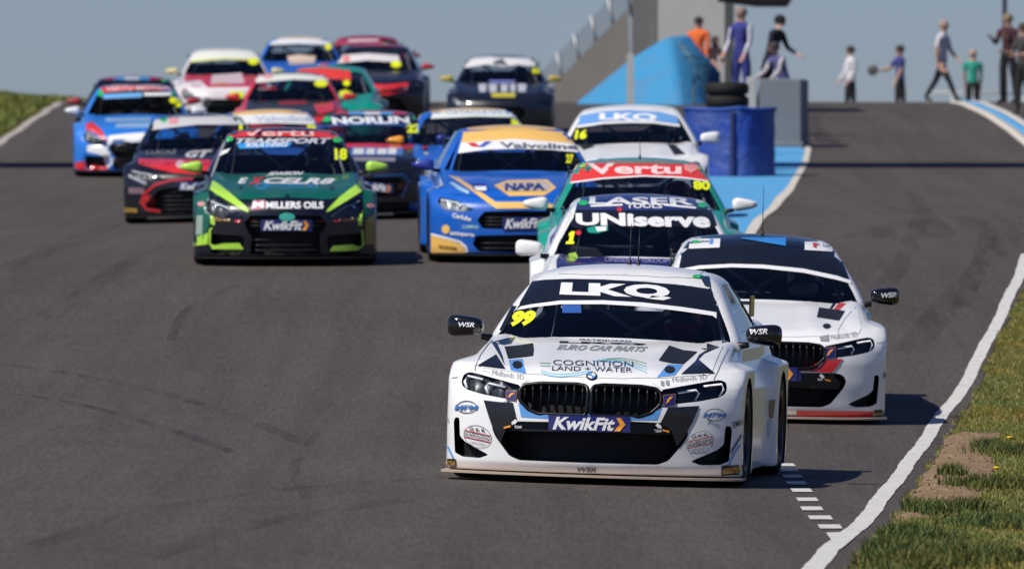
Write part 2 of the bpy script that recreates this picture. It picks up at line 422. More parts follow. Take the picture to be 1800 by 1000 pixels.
def blade_mat(name, a, b, c, d):
    m, N, L, p = node_mat(name)
    g = N.new('ShaderNodeNewGeometry'); cr = N.new('ShaderNodeValToRGB'); e = cr.color_ramp.elements
    e[0].color = (*a, 1); e[1].color = (*d, 1); k = e.new(0.4); k.color = (*b, 1); k = e.new(0.78); k.color = (*c, 1)
    L.new(g.outputs['Random Per Island'], cr.inputs['Fac'])
    tc = N.new('ShaderNodeTexCoord'); n = N.new('ShaderNodeTexNoise'); n.inputs['Scale'].default_value = 0.8; n.inputs['Detail'].default_value = 5; L.new(tc.outputs['Object'], n.inputs['Vector'])
    mr = N.new('ShaderNodeMapRange'); mr.inputs['From Min'].default_value = 0.42; mr.inputs['From Max'].default_value = 0.62
    L.new(n.outputs['Fac'], mr.inputs['Value'])
    mx = N.new('ShaderNodeMix'); mx.data_type = 'RGBA'; L.new(mr.outputs['Result'], mx.inputs['Factor']); L.new(cr.outputs['Color'], mx.inputs['A'])
    sc = N.new('ShaderNodeMix'); sc.data_type = 'RGBA'; sc.blend_type = 'MULTIPLY'; sc.inputs['Factor'].default_value = 1.0; sc.inputs['B'].default_value = (1.45, 1.05, 0.85, 1)
    L.new(cr.outputs['Color'], sc.inputs['A']); L.new(sc.outputs['Result'], mx.inputs['B'])
    L.new(mx.outputs['Result'], p.inputs['Base Color']); p.inputs['Roughness'].default_value = 0.7; p.inputs['Specular IOR Level'].default_value = 0.25
    return m
BLADE = blade_mat('grass_blade', (0.075, 0.115, 0.02), (0.125, 0.17, 0.034), (0.20, 0.215, 0.06), (0.40, 0.34, 0.16))
_soil = [unproject(u, v) for u, v in [(1572, 918), (1590, 893), (1618, 850), (1650, 800), (1668, 766), (1700, 760), (1756, 762), (1762, 785), (1738, 800), (1750, 815), (1742, 850), (1715, 885), (1670, 906), (1620, 912)]]
def in_poly(x, y, P):
    c = np.zeros(len(x), bool); j = len(P) - 1
    for i in range(len(P)):
        xi, yi = P[i]; xj, yj = P[j]
        c ^= ((yi > y) != (yj > y)) & (x < (xj - xi)*(y - yi)/(yj - yi + 1e-12) + xi); j = i
    return c
clods()
def lumps(x, y, s, seed):
    r = np.random.default_rng(seed); t = 0
    for k in range(6):
        a, p = r.uniform(0, 6.28), r.uniform(0, 6.28); f = s * (1 + 0.5*k); t = t + np.sin(f*(x*np.cos(a)*1.0 + y*np.sin(a)*0.45) + p) / (1 + 0.35*k)
    return t
def verge_sampler(n):
    y = 50 + (112 - 50) * RNG.random(n)**1.25; w = np.minimum(900/F_PX*y*1.06 + 0.4 - G_EDGE(y), 5.0)
    x = G_EDGE(y) + 0.0 + RNG.random(n) * np.maximum(w, 0.05) + 0.05*np.sin(y*1.7) + 0.04*np.sin(y*4.1)
    keep = (w > 0.05) & (x > G_EDGE(y) - 0.03)
    dens = lumps(x, y, 2.3, 3); soil = in_poly(x, y, _soil)
    keep &= np.where(soil, (dens > 2.7) & (RNG.random(n) < .7), RNG.random(n) < 0.55 + 0.3*np.clip(dens, -1, 1.5))
    return x[keep], y[keep]
grass_blades('grass', 'rough green and straw-tinted grass on the near verge', 300000, verge_sampler, 0.016, 0.036, 0.0032, BLADE)
def tuft_sampler(n):
    xs, ys = [], []
    for (u, v, r, k) in [(1545, 975, .25, 2200), (1600, 950, .22, 1800), (1640, 905, .12, 600), (1612, 900, .10, 500), (1674, 838, .08, 500), (1740, 790, .10, 500), (1700, 900, .16, 900), (1750, 860, .25, 1800), (1700, 985, .3, 2600), (1780, 800, .25, 1500), (1780, 930, .3, 2400), (1600, 1000, .3, 2000)]:
        gx, gy = unproject(u, v); q = RNG.normal(0, 1, (k, 2)) * (r*0.5, r*1.6); xs.append(gx + q[:, 0]); ys.append(gy + q[:, 1])
    x, y = np.concatenate(xs), np.concatenate(ys); k = x > G_EDGE(y) + .02
    return x[k], y[k]
grass_blades('grass', 'darker tufts of taller grass along the verge', 0, tuft_sampler, 0.045, 0.085, 0.005, blade_mat('tuft_blade', (0.03, 0.055, 0.012), (0.05, 0.085, 0.018), (0.09, 0.12, 0.03), (0.16, 0.16, 0.05)))
def bank_sampler(n):
    y = RNG.uniform(130, 246, n); x = L_EDGE(y) - 0.15 - RNG.random(n)**1.6 * 9.0
    return x, y
grass_blades('grass', 'green grass bank beside the far edge of the track', 90000, bank_sampler, 0.06, 0.14, 0.02, blade_mat('bank_blade', (0.085, 0.135, 0.026), (0.115, 0.165, 0.034), (0.15, 0.18, 0.045), (0.2, 0.2, 0.07)))
# a few dandelions
DAND = mat('dandelion_yellow', (0.75, 0.55, 0.02), 0.7); STEM = mat('flower_stem', (0.08, 0.13, 0.03), 0.7)
def lathe_z(profile, seg=12, name='lathe'):
    V, Fc = [], []; m = len(profile)
    for k in range(seg):
        a = 2*math.pi*k/seg
        for (r, z) in profile: V.append((r*math.cos(a), r*math.sin(a), z))
    for k in range(seg):
        j = (k+1) % seg
        for i in range(m-1): Fc.append((k*m+i, j*m+i, j*m+i+1, k*m+i+1))
    return mesh_from(V, Fc, name, True)
fl_me = lathe_z([(0.001, 0.0), (0.014, 0.004), (0.022, 0.012), (0.02, 0.017), (0.008, 0.02), (0.001, 0.02)], 10, 'flower_head')
st_me = tube_mesh([(0, 0, 0), (0.004, 0.003, 0.05), (0, 0, 0.1)], 0.003, 5, name='stem')
for (u, v, lab) in [(1752, 838, 'yellow dandelion in the verge beside the lower soil patch'), (1775, 782, 'yellow dandelion in the verge above the other one, by the taller grass')]:
    gx, gy = unproject(u, v + 12); t = thing('dandelion', lab, 'flower', 'dandelions in the verge', (gx, gy, float(ground_z(gx, gy))))
    obj('stem', st_me, STEM, t); h = obj('flower_head', fl_me, DAND, t); h.location = (0, 0, 0.095)

# lane-merge dashes
def dash(px):
    o = poly_sheet('white_dash', px, 0.012, WHITELINE, 0.3); o['kind'] = 'structure'; o['label'] = 'white painted dash of the pit exit merge line'
for k, (u, v, w) in enumerate([(1459, 928, 40), (1442, 912, 41), (1427, 896, 38), (1419, 880, 37), (1409, 864, 36), (1400, 851, 35), (1393, 839, 34), (1386, 828, 33), (1381, 819, 32)]):
    s = w/2; h = 3.2*(v - 560)/340
    dash([(u - s - 2, v - h), (u + s - 3, v - h), (u + s + 2, v + h), (u - s + 3, v + h)])
o = poly_sheet('white_line_tail', [(1452, 939), (1487, 938), (1503, 947), (1478, 968), (1462, 953)], 0.013, WHITELINE, 0.3); o['kind'] = 'structure'; o['label'] = 'white paint tail where the dashes meet the edge line'

# blue painted run-off island with its white border
o = poly_sheet('blue_runoff', [(1180, 318), (1200, 262), (1395, 256), (1414, 262), (1412, 285), (1392, 318), (1362, 352), (1335, 385), (1304, 420), (1240, 440)], 0.012, BLUEPAINT, 1.5); o['kind'] = 'structure'; o['label'] = 'light blue painted run-off island beside the barrier'
o = poly_sheet('white_border_line', [(1416, 256), (1426, 262), (1420, 290), (1400, 325), (1370, 365), (1335, 402), (1318, 430), (1298, 436), (1310, 412), (1340, 378), (1368, 345), (1395, 312), (1411, 284)], 0.017, KERBWHITE, 1.5); o['kind'] = 'structure'; o['label'] = 'white border line around the blue run-off'

# far kerb, blue between white edges, a real raised strip
_kx = sorted(unproject(u, v)[::-1] for u, v in [(1690, 183), (1715, 193), (1745, 208), (1775, 228), (1800, 248)])
KERB_X = pchip([(170, _kx[0][1] - .45)] + [k for i, k in enumerate(_kx) if i == 0 or k[0] > _kx[i-1][0] + .5] + [(_kx[-1][0] + 12, _kx[-1][1] - .35)])
def kerb_strip(name, off0, off1, h, material, label):
    ys = np.arange(178, _kx[-1][0] + 3, 0.8); base = KERB_X
    V = []
    for y in ys:
        a, b = base(y) + off0*.58, base(y) + off1*.58
        for (x, dz) in ((a, -0.1), (a, h*0.7), ((a+b)/2, h), (b, h*0.8), (b, -0.1)): V.append((x, y, float(ground_z(x, y)) + 0.012 + dz))
    n = 5; q = [(i*n+j, i*n+j+1, (i+1)*n+j+1, (i+1)*n+j) for i in range(len(ys)-1) for j in range(n-1)]
    o = obj(name, mesh_np(V, q, name), material); o['kind'] = 'structure'; o['label'] = label
kerb_strip('kerb', -0.16, 0.16, 0.03, KERBWHITE, 'white inner edge of the far kerb')
kerb_strip('kerb', 0.162, 0.50, 0.035, BLUEPAINT, 'blue middle of the far kerb')
kerb_strip('kerb', 0.502, 0.80, 0.04, KERBWHITE, 'white outer edge of the far kerb')

# rubbered-in tyre marks: thin worn streaks lying on the tarmac
def mark_mat(name, strength):
    m, N, L, p = node_mat(name); p.inputs['Base Color'].default_value = (.028, .026, .025, 1); p.inputs['Roughness'].default_value = .8
    out = N['Material Output']; tr = N.new('ShaderNodeBsdfTransparent'); mx = N.new('ShaderNodeMixShader'); tc = N.new('ShaderNodeTexCoord')
    mp = N.new('ShaderNodeMapping'); mp.inputs['Scale'].default_value = (4, .12, 1); n = N.new('ShaderNodeTexNoise'); n.inputs['Scale'].default_value = 1.5; n.inputs['Detail'].default_value = 5
    L.new(tc.outputs['Object'], mp.inputs['Vector']); L.new(mp.outputs['Vector'], n.inputs['Vector'])
    r = N.new('ShaderNodeMapRange'); r.inputs['From Min'].default_value = .38; r.inputs['From Max'].default_value = .68; r.inputs['To Max'].default_value = strength; L.new(n.outputs['Fac'], r.inputs['Value'])
    L.new(r.outputs['Result'], mx.inputs[0]); L.new(tr.outputs[0], mx.inputs[1]); L.new(p.outputs[0], mx.inputs[2]); L.new(mx.outputs[0], out.inputs['Surface']); return m
MARK, MARK2 = mark_mat('tyre_mark', .38), mark_mat('tyre_mark_faint', .22)
def tyre_mark(px, w, material, lift):
    P = [unproject(u, v) for u, v in px]; P = sorted(set((round(y, 3), x) for x, y in P)); P = [q for i, q in enumerate(P) if i == 0 or q[0] - P[i-1][0] > .05]
    if len(P) < 2: return
    f = pchip(P); o = sheet('tyre_mark', lambda y: f(y) - w/2, lambda y: f(y) + w/2, np.arange(P[0][0], P[-1][0], .3), 1, lift, material)
    o['kind'] = 'structure'; o['label'] = 'dark rubber tyre mark curving along the tarmac'
for k, (px, w, mm) in enumerate([([(0, 690), (120, 708), (260, 745), (420, 800)], .12, MARK), ([(0, 640), (180, 668), (380, 720), (560, 790)], .16, MARK2), ([(300, 600), (320, 555), (420, 500)], .08, MARK), ([(540, 880), (520, 815), (560, 760)], .07, MARK2),
    ([(60, 960), (260, 900), (520, 860), (760, 842)], .14, MARK2), ([(200, 1000), (420, 930), (700, 880)], .2, MARK2), ([(1560, 500), (1600, 430), (1620, 380), (1600, 330)], .22, MARK2), ([(1690, 540), (1720, 470), (1740, 400)], .2, MARK2), ([(1600, 620), (1680, 520), (1760, 430), (1800, 390)], .3, MARK2),
    ([(0, 480), (120, 430), (200, 395)], .3, MARK2), ([(80, 560), (200, 480), (300, 430)], .25, MARK2), ([(1440, 210), (1520, 207)], 1.6, MARK), ([(1418, 195), (1440, 235), (1470, 262)], .35, MARK), ([(1560, 420), (1660, 395), (1790, 380)], 1.2, MARK2)]):
    tyre_mark(px, w, mm, .0105 + .0006*k)
# ------------------------------------------------------------------ car bodies: smooth solids, sampled to a mesh
def smax(a, b, k):
    h = np.maximum(k - np.abs(a - b), 0) / k
    return np.maximum(a, b) + h*h*k*0.25
def smin(a, b, k): return -smax(-a, -b, k)
def sd_poly(px, py, P):
    """signed distance to a 2-D polygon"""
    P = np.asarray(P, float); n = len(P); px, py = np.broadcast_arrays(px, py)
    d = np.full(px.shape, 1e9); s = np.ones(px.shape)
    for i in range(n):
        a, b = P[i], P[i-1]; ex, ey = b - a; wx, wy = px - a[0], py - a[1]
        t = np.clip((wx*ex + wy*ey)/(ex*ex + ey*ey + 1e-12), 0, 1)
        d = np.minimum(d, (wx - ex*t)**2 + (wy - ey*t)**2)
        c1 = py >= a[1]; c2 = py < b[1]; c3 = ex*wy > ey*wx
        s = np.where((c1 & c2 & c3) | (~c1 & ~c2 & ~c3), -s, s)
    return s*np.sqrt(d)
def rounded(P, r, n=4):
    """polygon with its corners rounded"""
    P = [Vector(p) for p in P]; out = []; m = len(P)
    for i in range(m):
        a, b, c = P[i-1], P[i], P[(i+1) % m]
        ra = min(r, (a-b).length*0.45); rc = min(r, (c-b).length*0.45)
        p0 = b + (a-b).normalized()*ra; p2 = b + (c-b).normalized()*rc
        for k in range(n+1):
            t = k/n; q = p0*(1-t)**2 + b*2*t*(1-t) + p2*t*t; out.append((q.x, q.y))
    return out

def poly_table(poly, a0, a1, b0, b1, st=0.004):
    """the polygon's distance tabulated, looked up bilinearly"""
    A = np.arange(a0, a1, st); Bq = np.arange(b0, b1, st); T = sd_poly(A[:, None], Bq[None, :], poly).astype(np.float32); na, nb = T.shape
    def look(p, q):
        p, q = np.broadcast_arrays(p, q)
        u = np.clip((p - a0)/st, 0, na - 1.001); v = np.clip((q - b0)/st, 0, nb - 1.001); i = u.astype(np.int32); j = v.astype(np.int32); u = u - i; v = v - j
        return (T[i, j]*(1-u) + T[i+1, j]*u)*(1-v) + (T[i, j+1]*(1-u) + T[i+1, j+1]*u)*v
    return look

class CarType: pass

def car_type(**kw):
    P = CarType()
    d = dict(L=4.72, W=0.945, WD=0.885, zbot=0.068, yf=0.86, yr=3.68, TR=0.325,
             hood=[(-0.2, .58), (0, .625), (.06, .655), (.16, .695), (.4, .745), (.8, .815), (1.2, .875), (1.5, .905), (2.2, .925), (3.4, .955), (3.9, 1.0), (4.4, 1.03), (4.9, 1.0)],
             prof=[(0, .09), (.08, .05), (.13, .02), (.2, .012), (.34, .0), (.46, .0), (.56, .015), (.62, .045), (.67, .11), (.74, .24), (1.2, .6)],
             plan=[(0, 0), (.2, .012), (.4, .05), (.6, .115), (.75, .19), (.85, .265), (.95, .37), (1.1, .55)],
             roof=[(1.5, 1.17), (1.95, 1.262), (2.15, 1.305), (2.4, 1.345), (2.75, 1.368), (3.2, 1.355), (3.6, 1.30), (4.4, 1.12)],
             ws0=(1.36, .90), ws1=(2.16, 1.285), wsbow=.24, gh=[(.85, .825), (.92, .80), (1.1, .705), (1.25, .615), (1.34, .56), (1.45, .48)],
             rs0=(4.28, 1.0), rs1=(3.62, 1.30), cuts=[], h=0.02, pointed=False, mx=.965, my=1.62, mz=.965, ms=1.0, kidney=None, bars=[], lamps=[], guides=[], bowl=0, split_w=1.0, split_z=0.0, split_mat=WOOD, wing_z=1.12,
             bonnet=[(-.74, .46), (-.72, .36), (-.45, .20), (-.2, .135), (0, .125), (.2, .135), (.45, .20), (.72, .36), (.74, .46), (.735, 1.2), (.70, 1.52), (.5, 1.43), (.25, 1.345), (0, 1.32), (-.25, 1.345), (-.5, 1.43), (-.70, 1.52), (-.735, 1.2)])
    d.update(kw)
    for k, v in d.items(): setattr(P, k, v)
    P.fh = pchip(P.hood); P.fp = pchip(P.prof); P.fl = pchip(P.plan); P.fr = pchip(P.roof); P.fg = pchip(P.gh)
    s = (P.ws1[0]-P.ws0[0])/(P.ws1[1]-P.ws0[1])
    P.wsy = lambda x, z: P.ws0[0] + (z - P.ws0[1])*s + P.wsbow*(x/0.7)**2 - 0.05*np.sin(np.clip((z-P.ws0[1])/(P.ws1[1]-P.ws0[1]), 0, 1)*math.pi)
    P.gx = lambda z, y: P.fg(z) - 0.06*smooth01((y - 2.9)/1.4)
    P.tabs = [(poly_table(q, -.03, 1.04, 0, 1.0), dp) for q, dp in P.cuts]; P.swt = poly_table(side_window_poly(P), .8, 4.9, .8, 1.45, .006)
    P.front = lambda x, z: P.fp(z) + P.fl(np.abs(x))
    return P

def cut_windscreen(P, x, z):
    ax = np.abs(x)
    return smax(smax(ax - (P.fg(z) - 0.056), (P.ws0[1] + 0.008 - 0.03*(ax/.7)**2) - z, .03), z - (P.ws1[1] - 0.028 - 0.05*(ax/.6)**2), .05)
def side_window_poly(P):
    zt = P.ws1[1] - 0.02
    return rounded([(P.ws0[0] + .62, .955), (P.ws0[0] + 1.12, 1.175), (P.ws1[0] + .32, zt - .01), (P.rs1[0] - .35, zt - .01), (P.rs0[0] - .38, 1.03), (P.rs0[0] - .5, .985)], .05)

def car_field(P, x, y, z):
    """returns the body's distance field and which surface it is (0 paint, 1 cabin, 2 black openings)"""
    ax = np.abs(x)
    # lower body
    T = P.fh(y) - 0.022*(ax/0.75)**2 + 0.022*np.exp(-((ax - 0.70)/0.085)**2)*smooth01((y-.2)/.5)*(1 - smooth01((y - 1.5)/.8)) + 0.010*np.exp(-((ax-.36)/.07)**2)*smooth01((y-.1)/.3)*(1 - smooth01((y-1.2)/.3))
    ff = smooth01((0.50 - np.abs(y - P.yf))/0.10); fr = smooth01((0.52 - np.abs(y - P.yr))/0.10)
    nose = 1 - smooth01((y - P.yf)/0.3)
    side = np.interp(z, [0, .12, .35, .60, .70, .77, .85, .93, 1.2], [-.02, .0, .012, .010, -.02, -.06, -.085, -.105, -.2])
    flare = np.maximum(np.maximum(ff, nose*0.9), fr) * smooth01((0.79 - z)/0.06)
    base = P.WD + side; W = base + (P.W - 0.003 - base)*np.clip(flare, 0, 1) - 0.05*smooth01((y - 4.1)/.6)
    low = smax(ax - W, z - T, 0.055)
    low = smax(low, (P.front(x, z) - y)*0.9, 0.05)
    rear = y - (P.L - 0.22*(ax/0.9)**4 - 0.05*np.abs(z - .6))
    low = smax(low, rear, 0.08); low = smax(low, P.zbot - z, 0.02)
    # greenhouse
    gh = smax(ax - P.gx(z, y), z - (P.fr(y) - 0.055*(ax/0.6)**2), 0.07)
    wsd = (P.wsy(x, z) - y)*0.42
    gh = smax(gh, wsd, 0.05)
    s = (P.rs0[0]-P.rs1[0])/(P.rs1[1]-P.rs0[1])
    rsd = (y - (P.rs1[0] + (P.rs1[1] - z)*s - 0.12*(ax/.6)**2))*0.4
    gh = smax(gh, rsd, 0.06); gh = smax(gh, 0.7 - z, 0.02)
    f = smin(low, gh, 0.035); tag_ = 0
    # cabin hollow
    inner = np.maximum(gh + 0.038, 0.86 - z)
    box = np.maximum.reduce(np.broadcast_arrays(ax - 0.72, 1.78 - y, y - (P.rs0[0] - 0.75), 0.34 - z, z - 1.0))
    inner = np.minimum(inner, np.maximum(box, low + 0.05))
    # openings
    op = np.maximum(cut_windscreen(P, x, z), np.maximum(y - (P.wsy(x, z) + 0.16), (P.wsy(x, z) - 0.08) - y))
    sw = P.swt(y, z); op = np.minimum(op, np.maximum(sw, (P.gx(z, y) - 0.14) - ax))
    rw = np.maximum(np.maximum(ax - (P.fg(z) - .14), np.abs(z - (P.rs0[1]+P.rs1[1])/2) - (P.rs1[1]-P.rs0[1])/2 + .05), np.abs(rsd) - .05)
    op = np.minimum(op, rw)
    if P.tabs:
        fxz = P.front(x, z); yd = y - fxz
        for (tab, depth) in P.tabs: op = np.minimum(op, np.maximum(tab(ax, z), np.maximum(yd - depth, -.2 - yd)))
    for yw in (P.yf, P.yr):
        op = np.minimum(op, np.maximum(np.sqrt((y - yw)**2 + (z - P.TR)**2) - (P.TR + 0.04), 0.60 - ax))
    return f, inner, op

def surface_nets(f, org, h):
    ins = f < 0
    c = ins[:-1, :-1, :-1].astype(np.int8)
    for (i, j, k) in ((1,0,0),(0,1,0),(0,0,1),(1,1,0),(1,0,1),(0,1,1),(1,1,1)):
        c = c + ins[i:f.shape[0]-1+i, j:f.shape[1]-1+j, k:f.shape[2]-1+k]
    act = (c > 0) & (c < 8); I, J, K = np.nonzero(act); n = len(I)
    idx = np.full(act.shape, -1, np.int32); idx[I, J, K] = np.arange(n)
    acc = np.zeros((n, 3)); cnt = np.zeros(n)
    C = [(0,0,0),(1,0,0),(0,1,0),(1,1,0),(0,0,1),(1,0,1),(0,1,1),(1,1,1)]
    vals = [f[I+a, J+b, K+g] for a, b, g in C]
    for p in range(8):
        for ax in range(3):
            if C[p][ax]: continue
            q = p + (1 << ax); v0, v1 = vals[p], vals[q]; m = (v0 < 0) != (v1 < 0)
            t = v0[m]/(v0[m] - v1[m]); pt = np.tile(np.array(C[p], float), (m.sum(), 1)); pt[:, ax] += t
            acc[m] += pt; cnt[m] += 1
    V = org + (np.stack([I, J, K], 1) + acc/cnt[:, None])*h
    Q = []; X = []
    for ax in range(3):
        a, b = (ax+1) % 3, (ax+2) % 3
        sl0 = [slice(None)]*3; sl1 = [slice(None)]*3; sl0[ax] = slice(0, -1); sl1[ax] = slice(1, None)
        s0, s1 = ins[tuple(sl0)], ins[tuple(sl1)]
        for fl in (0, 1):
            m = (s0 & ~s1) if fl == 0 else (~s0 & s1)
            e = np.stack(np.nonzero(m), 1)
            e = e[(e[:, a] > 0) & (e[:, b] > 0) & (e[:, a] < f.shape[a]-1) & (e[:, b] < f.shape[b]-1)]
            def g(da, db):
                t = e.copy(); t[:, a] -= da; t[:, b] -= db; return idx[t[:, 0], t[:, 1], t[:, 2]]
            q = np.stack([g(1, 1), g(0, 1), g(0, 0), g(1, 0)], 1)
            if fl: q = q[:, ::-1]
            Q.append(q)
            v0 = f[e[:, 0], e[:, 1], e[:, 2]]; e1 = e.copy(); e1[:, ax] += 1; v1 = f[e1[:, 0], e1[:, 1], e1[:, 2]]
            x = e.astype(float); x[:, ax] += v0/(v0 - v1); X.append(org + x*h)
    return V, np.concatenate(Q), np.concatenate(X), (I, J, K)

def mixed(g, I, J, K):
    s = np.zeros(len(I), np.int8)
    for a in (0, 1):
        for b in (0, 1):
            for c in (0, 1): s += (g[I+a, J+b, K+c] < 0)
    return (s > 0) & (s < 8)

def build_body(P):
    h = P.h
    xs = np.arange(-math.ceil(1.02/h), math.ceil(1.02/h)+1)*h; ys = np.arange(-0.06, P.L+0.1, h); zs = np.arange(0.03, 1.45, h)
    half = xs[xs > -1e-9]
    # coarse pass finds the blocks near the surface, only those are sampled finely
    B = 4; nb = [math.ceil(len(q)/B) for q in (half, ys, zs)]
    ctr = [q[0] + (np.arange(n)*B + (B-1)/2)*h for q, n in zip((half, ys, zs), nb)]
    a, b, cc = car_field(P, ctr[0][:, None, None], ctr[1][None, :, None], ctr[2][None, None, :])
    co = np.maximum(np.maximum(a, -b), -cc); near = np.abs(co) < 2.1*B*h*0.87
    shp = tuple(n*B for n in nb)
    def blow(g): return np.repeat(np.repeat(np.repeat(g, B, 0), B, 1), B, 2)
    tot = blow(np.where(co < 0, -1.0, 1.0).astype(np.float32)); am = np.ones(shp, np.float32); om = np.ones(shp, np.float32)
    bi = np.stack(np.nonzero(near), 1)*B; loc = np.stack(np.meshgrid(*[np.arange(B)]*3, indexing='ij'), -1).reshape(-1, 3)
    ix = (bi[:, None, :] + loc[None]).reshape(-1, 3); i0, j0, k0_ = ix.T
    a, b, cc = car_field(P, half[0] + i0*h, ys[0] + j0*h, zs[0] + k0_*h)
    am[i0, j0, k0_] = np.maximum(a, -b); om[i0, j0, k0_] = cc; tot[i0, j0, k0_] = np.maximum(np.maximum(a, -b), -cc)
    tot = np.concatenate([tot[:0:-1], tot], 0)
    nh = shp[0] - 1; org = np.array([-nh*h, ys[0], zs[0]])
    V, Q, XP, (I, J, K) = surface_nets(tot, org, h)
    Ih = np.where(I >= nh, I - nh, nh - 1 - I)
    def ev(p):
        a, b, c = car_field(P, p[:, 0], p[:, 1], p[:, 2]); return np.maximum(np.maximum(a, -b), -c)
    e = 0.002
    for it in range(1):
        f0 = ev(V); g = np.stack([ev(V + e*np.eye(3)[k]) - f0 for k in range(3)], 1)/e
        st = -(f0/np.maximum((g*g).sum(1), 0.05))[:, None]*g
        ln = np.linalg.norm(st, axis=1, keepdims=True); V = V + st*np.minimum(1, 0.4*h/np.maximum(ln, 1e-9))
    a, b, c = car_field(P, XP[:, 0], XP[:, 1], XP[:, 2])
    mi = np.where(-b > np.maximum(a, -c), 1, np.where(-c > a, 2, 0))
    sh_ = np.zeros((3, len(V)), bool)
    for q in range(3): sh_[q, Q[mi == q].ravel()] = True
    rim_k = np.nonzero(sh_[2] & (sh_[0] | sh_[1]))[0]
    # vertices beside an opening's rim are moved onto the rim itself, so the rims are crisp
    def two(p):
        a, b, c = car_field(P, p[:, 0], p[:, 1], p[:, 2]); return np.maximum(a, -b), -c
    for it in range(3):
        k0 = rim_k
        p = V[k0]; f0, c0 = two(p); gf = np.empty((len(p), 3)); gc = np.empty((len(p), 3))
        for q in range(3):
            f1, c1 = two(p + e*np.eye(3)[q]); gf[:, q] = (f1 - f0)/e; gc[:, q] = (c1 - c0)/e
        A, B, D = (gf*gf).sum(1), (gf*gc).sum(1), (gc*gc).sum(1); det = A*D - B*B; ok = det > .05
        la = np.where(ok, (D*f0 - B*c0)/np.where(ok, det, 1), 0); lb = np.where(ok, (A*c0 - B*f0)/np.where(ok, det, 1), 0)
        st = -(la[:, None]*gf + lb[:, None]*gc); ln = np.linalg.norm(st, axis=1, keepdims=True)
        V[k0] = p + st*np.minimum(1, .8*h/np.maximum(ln, 1e-9))
    # exact normals for the painted skin
    pv = np.unique(Q[mi == 0]); p = V[pv]; f0 = car_field(P, p[:, 0], p[:, 1], p[:, 2])[0]; gn = np.zeros((len(V), 3))
    for q in range(3):
        w = p + .003*np.eye(3)[q]; gn[pv, q] = car_field(P, w[:, 0], w[:, 1], w[:, 2])[0] - f0
    gn /= np.maximum(np.linalg.norm(gn, axis=1, keepdims=True), 1e-9)
    fn = np.cross(V[Q[:, 2]] - V[Q[:, 0]], V[Q[:, 3]] - V[Q[:, 1]]); flip = (mi == 0) & ((fn*gn[Q].sum(1)).sum(1) < 0)
    Q[flip] = Q[flip][:, ::-1]
    P.mesh = mesh_np(V, Q, 'car_body', True, mi)
    P.mesh.set_sharp_from_angle(angle=R(40))
    ln = np.where((mi == 0)[:, None, None], gn[Q], 0.0).reshape(-1, 3); P.mesh.normals_split_custom_set(ln.tolist())
    P.mesh.materials.append(None); P.mesh.materials.append(None); P.mesh.materials.append(None)
    # glass panels
    def grid(fn, inside, us, vs, name):
        U, Vv = np.meshgrid(us, vs, indexing='ij'); pts = fn(U, Vv).reshape(-1, 3); ok = inside(U, Vv).ravel(); nv = len(vs)
        q = np.array([(i*nv+j, (i+1)*nv+j, (i+1)*nv+j+1, i*nv+j+1) for i in range(len(us)-1) for j in range(nv-1)])
        q = q[ok[q].all(1)]; used = np.unique(q); mp = np.full(len(pts), -1); mp[used] = np.arange(len(used))
        return pts[used], mp[q], name
    zr = np.linspace(P.ws0[1]-.035, P.ws1[1]+.02, 40)
    g1 = grid(lambda x, z: np.stack([x, P.wsy(x, z)+0.004, z], -1), lambda x, z: cut_windscreen(P, x, z) < 0.02, np.linspace(-.78, .78, 81), zr, 'windscreen')
    P.glass = [g1]
    P.glass_me = mesh_np(g1[0], g1[1], 'windscreen')
    sp = side_window_poly(P)
    P.side_me = []
    for sg in (-1, 1):
        g = grid(lambda y, z: np.stack([sg*(P.gx(z, y) - 0.006), y, z], -1), lambda y, z: sd_poly(y, z, sp) < 0.012, np.linspace(1.7, 4.2, 110), np.linspace(.93, 1.32, 30), 'side_window')
        P.side_me.append(mesh_np(g[0], g[1], 'side_window'))
    s = (P.rs0[0]-P.rs1[0])/(P.rs1[1]-P.rs0[1])
    g = grid(lambda x, z: np.stack([x, P.rs1[0] + (P.rs1[1]-z)*s - 0.12*(np.abs(x)/.6)**2 - .004, z], -1), lambda x, z: np.abs(x) < P.fg(z) - .12, np.linspace(-.7, .7, 30), np.linspace(P.rs0[1]+.02, P.rs1[1]-.02, 14), 'rear_window')
    P.rear_me = mesh_np(g[0], g[1], 'rear_window')
    VV = np.concatenate([V, g1[0]]); QQ = np.concatenate([Q[mi != 1], g1[1] + len(V)])
    for sg in (-1, 1):
        mm = MIRROR_ME2 if P.pointed else MIRROR_ME
        mc = np.empty(len(mm.vertices)*3); mm.vertices.foreach_get('co', mc); mc = mc.reshape(-1, 3)*(sg, 1, P.ms) + (sg*P.mx, P.my, P.mz)
        QQ = QQ.tolist() + [[i + len(VV) for i in p.vertices] for p in mm.polygons]; VV = np.concatenate([VV, mc]); QQ = np.array(QQ, dtype=object)
    P.bvh = BVHTree.FromPolygons(VV.tolist(), QQ.tolist())
    P.bvh_body = BVHTree.FromPolygons(V.tolist(), Q[mi == 0].tolist())
    # splitter: a thin plate following the nose in plan
    xs = np.linspace(-P.W-.012, P.W+.012, 41); V2 = []
    for x in xs:
        yf = float(P.fp(.10) + P.fl(abs(x)*0.93)) - 0.045
        V2 += [(x, yf, .046), (x, yf, .060), (x, 0.62, .046), (x, 0.62, .060)]
    Fq = []
    for i in range(40):
        a, b = i*4, i*4+4
        Fq += [(a, b, b+1, a+1), (a+1, b+1, b+3, a+3), (a+2, a+3, b+3, b+2), (a, a+2, b+2, b)]
    Fq += [(0, 1, 3, 2), (160, 162, 163, 161)]
    V2 = [(x*P.split_w, y, z + P.split_z) for x, y, z in V2]
    P.split_me = mesh_from(V2, Fq, 'splitter')

